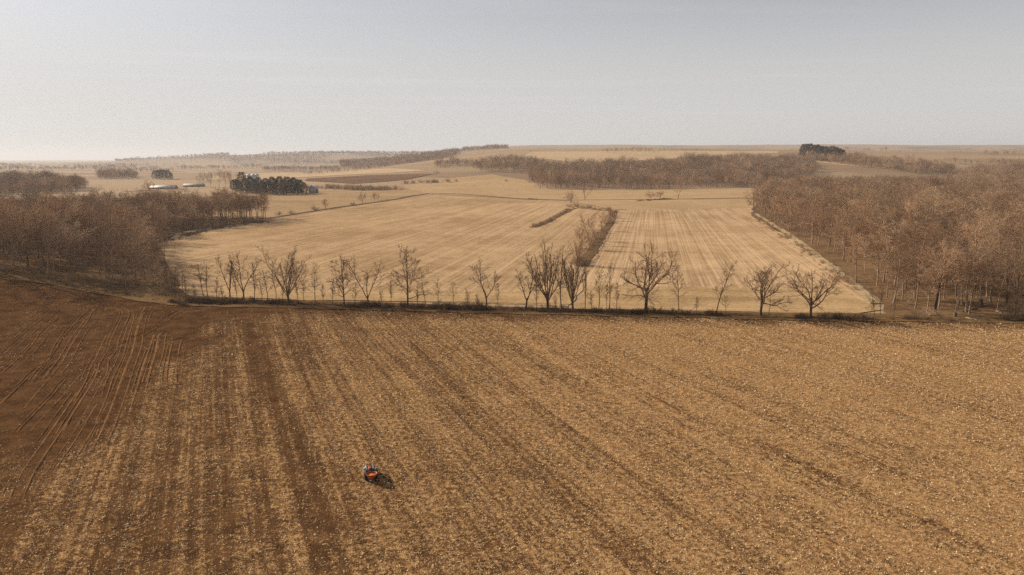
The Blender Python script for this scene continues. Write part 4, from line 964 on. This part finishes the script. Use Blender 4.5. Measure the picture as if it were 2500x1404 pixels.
box('front_axle', -.6, .6, 1.87, 2.03, .38, .52, M_FRAME, tr); box('rear_axle', -.7, .7, -.1, .1, .62, .86, M_FRAME, tr); box('platform', -.5, .5, .1, .74, .86, .93, M_FRAME, tr)
for s in (-1, 1):
    a = np.linspace(R(20), R(165), 9); V = [(s * xx, math.cos(q) * .86, .74 + math.sin(q) * .86) for q in a for xx in (.52, 1.0)]
    V += [(p[0], p[1] * 1.05, (p[2] - .74) * 1.05 + .74) for p in V]; n = 18
    F = [[2 * q, 2 * q + 1, 2 * q + 3, 2 * q + 2] for q in range(8)] + [[n + 2 * q + 2, n + 2 * q + 3, n + 2 * q + 1, n + 2 * q] for q in range(8)] + [[2 * q, 2 * q + 2, n + 2 * q + 2, n + 2 * q] for q in range(8)] + [[2 * q + 1, n + 2 * q + 1, n + 2 * q + 3, 2 * q + 3] for q in range(8)]
    mesh_obj('fender', mesh_arrays('fender', V, [F]), M_FRAME, tr)
    tube('loader_arm', [(s * .52, .85, 1.05), (s * .55, 1.4, 1.6), (s * .55, 2.2, 1.5), (s * .52, 2.75, .75)], .085, M_STEEL, tr)
    box('headlight', s * .2 - .07, s * .2 + .07, 2.34, 2.42, .95, 1.08, M_STEEL, tr)
hull('bucket', [(2.65, .78, .45, .55), (2.8, .82, .4, 1.0), (3.2, .82, .4, .5)], M_STEEL, tr)
tube('roll_bar', [(-.55, -.28, .85), (-.55, -.3, 2.35), (-.45, -.3, 2.48), (.45, -.3, 2.48), (.55, -.3, 2.35), (.55, -.28, .85)], .055, M_FRAME, tr)
hull('seat', [(-.25, .27, 1.0, 1.62), (-.14, .27, 1.0, 1.5), (-.10, .26, 1.0, 1.14), (.28, .25, 1.0, 1.12)], M_BLACK, tr)
tube('steering_column', [(0, .74, 1.1), (0, .55, 1.5)], .035, M_FRAME, tr)
k = np.linspace(0, 2 * math.pi, 15); tube('steering_wheel', np.stack([np.cos(k) * .2, .55 + np.sin(k) * .18, 1.5 + np.sin(k) * .09], 1), .018, M_BLACK, tr, 5)
tube('exhaust', [(.18, 1.5, 1.4), (.18, 1.5, 2.05)], .035, M_FRAME, tr)
# spreader on the hitch
sp = empty('hopper_spreader', (tp[0], tp[1], tp[2] + .24), HEAD); sp.scale = (.88, .88, .88); tag(sp, 'orange hopper spreader carried behind the small tractor', 'spreader')
HY = -1.45
lathe('hopper', [(.16, .55), (.30, .70), (.82, 1.45), (.86, 1.62), (.83, 1.62), (.79, 1.45), (.27, .72)], 22, M_ORANGE, sp, loc=(0, HY, 0), cap=False)
lathe('load', [(.70, 1.32), (.45, 1.40), (.05, 1.46)], 16, flat('seed_load', (0.55, 0.21, 0.06), .9, .1), sp, loc=(0, HY, 0), cap=False)
lathe('spinner', [(.02, .42), (.34, .40), (.34, .44), (.05, .5)], 18, M_STEEL, sp, loc=(0, HY, 0))
tube('frame', [(-.42, -.55, .55), (-.42, HY - .1, .50), (0, HY - .45, .48), (.42, HY - .1, .50), (.42, -.55, .55)], .045, M_FRAME, sp); tube('hitch_mast', [(-.40, -.75, .55), (-.12, -.72, 1.25), (.12, -.72, 1.25), (.40, -.75, .55)], .04, M_FRAME, sp); tube('top_link', [(0, -.45, 1.0), (0, -.75, 1.22)], .03, M_STEEL, sp)
# driver: one continuous skinned body
def driver():
    J = {'pel': (0, -.02, 1.20), 'wai': (0, -.04, 1.36), 'che': (0, -.03, 1.58), 'nek': (0, -.01, 1.74), 'hd': (0, .02, 1.84), 'top': (0, .02, 1.98)}
    rad = {'pel': .16, 'wai': .145, 'che': .165, 'nek': .055, 'hd': .095, 'top': .075}
    E = [('pel', 'wai'), ('wai', 'che'), ('che', 'nek'), ('nek', 'hd'), ('hd', 'top')]
    for s, t in ((-1, 'l'), (1, 'r')):
        for nm, c, r in (('sh', (s * .19, -.03, 1.62), .075), ('el', (s * .27, .14, 1.42), .05), ('wr', (s * .19, .40, 1.50), .036), ('ha', (s * .17, .48, 1.53), .04), ('hi', (s * .10, .02, 1.18), .10), ('kn', (s * .16, .46, 1.20), .068), ('an', (s * .17, .56, .99), .045), ('to', (s * .17, .70, .965), .042)):
            J[nm + t] = c; rad[nm + t] = r
        E += [('che', 'sh' + t), ('sh' + t, 'el' + t), ('el' + t, 'wr' + t), ('wr' + t, 'ha' + t), ('pel', 'hi' + t), ('hi' + t, 'kn' + t), ('kn' + t, 'an' + t), ('an' + t, 'to' + t)]
    ks = list(J); me = bpy.data.meshes.new('person'); me.from_pydata([J[q] for q in ks], [(ks.index(a), ks.index(b)) for a, b in E], [])
    o = bpy.data.objects.new('person', me); o.location = tr.location; o.rotation_euler = (0, 0, HEAD); o.scale = (.88, .88, .88); link(o)
    sk = o.modifiers.new('skin', 'SKIN'); sl = me.skin_vertices[0].data if me.skin_vertices else None
    if sl is None:
        bpy.context.view_layer.objects.active = o; o.select_set(True); bpy.ops.mesh.customdata_skin_add(); sl = me.skin_vertices[0].data
    for q, nm in enumerate(ks): sl[q].radius = (rad[nm], rad[nm]); sl[q].use_root = nm == 'pel'
    sb = o.modifiers.new('smooth', 'SUBSURF'); sb.levels = 1; sb.render_levels = 2
    me.materials.append(flat('dark_work_clothes', (0.05, 0.052, 0.06), .9, .1)); tag(o, 'person in dark work clothes sitting on the small tractor', 'person')
    lathe('cap', [(.115, 1.88), (.118, 1.94), (.10, 2.01), (.04, 2.04), (.01, 2.045)], 14, flat('tan_cap', (0.45, 0.33, 0.17), .9, .1), o, loc=(0, .02, 0))
driver()

# ------------------------------------------------------------------ haze
def haze():
    x, y0, y1, z0, z1 = 27000, -500, 33000, -40, 260
    V = [(a, b, c) for c in (z0, z1) for a, b in ((-x, y0), (x, y0), (x, y1), (-x, y1))]
    F = [[0, 3, 2, 1], [4, 5, 6, 7], [0, 1, 5, 4], [1, 2, 6, 5], [2, 3, 7, 6], [3, 0, 4, 7]]
    m = bpy.data.materials.new('haze'); m.use_nodes = True; n = m.node_tree.nodes; n.clear()
    out = n.new('ShaderNodeOutputMaterial'); v = n.new('ShaderNodeVolumePrincipled')
    v.inputs['Density'].default_value = 0.000068; v.inputs['Color'].default_value = (.92, .94, .98, 1); v.inputs['Anisotropy'].default_value = .22
    m.node_tree.links.new(v.outputs[0], out.inputs['Volume'])
    o = mesh_obj('haze', mesh_arrays('haze', V, [F]), m); tag(o, 'thin pale haze over the farmland', kind='stuff')
haze()
print('done', round(time.time() - T0, 1), 'tris', sum(sum(len(p.vertices) - 2 for p in m.polygons[:1]) * len(m.polygons) for m in bpy.data.meshes if len(m.polygons)))
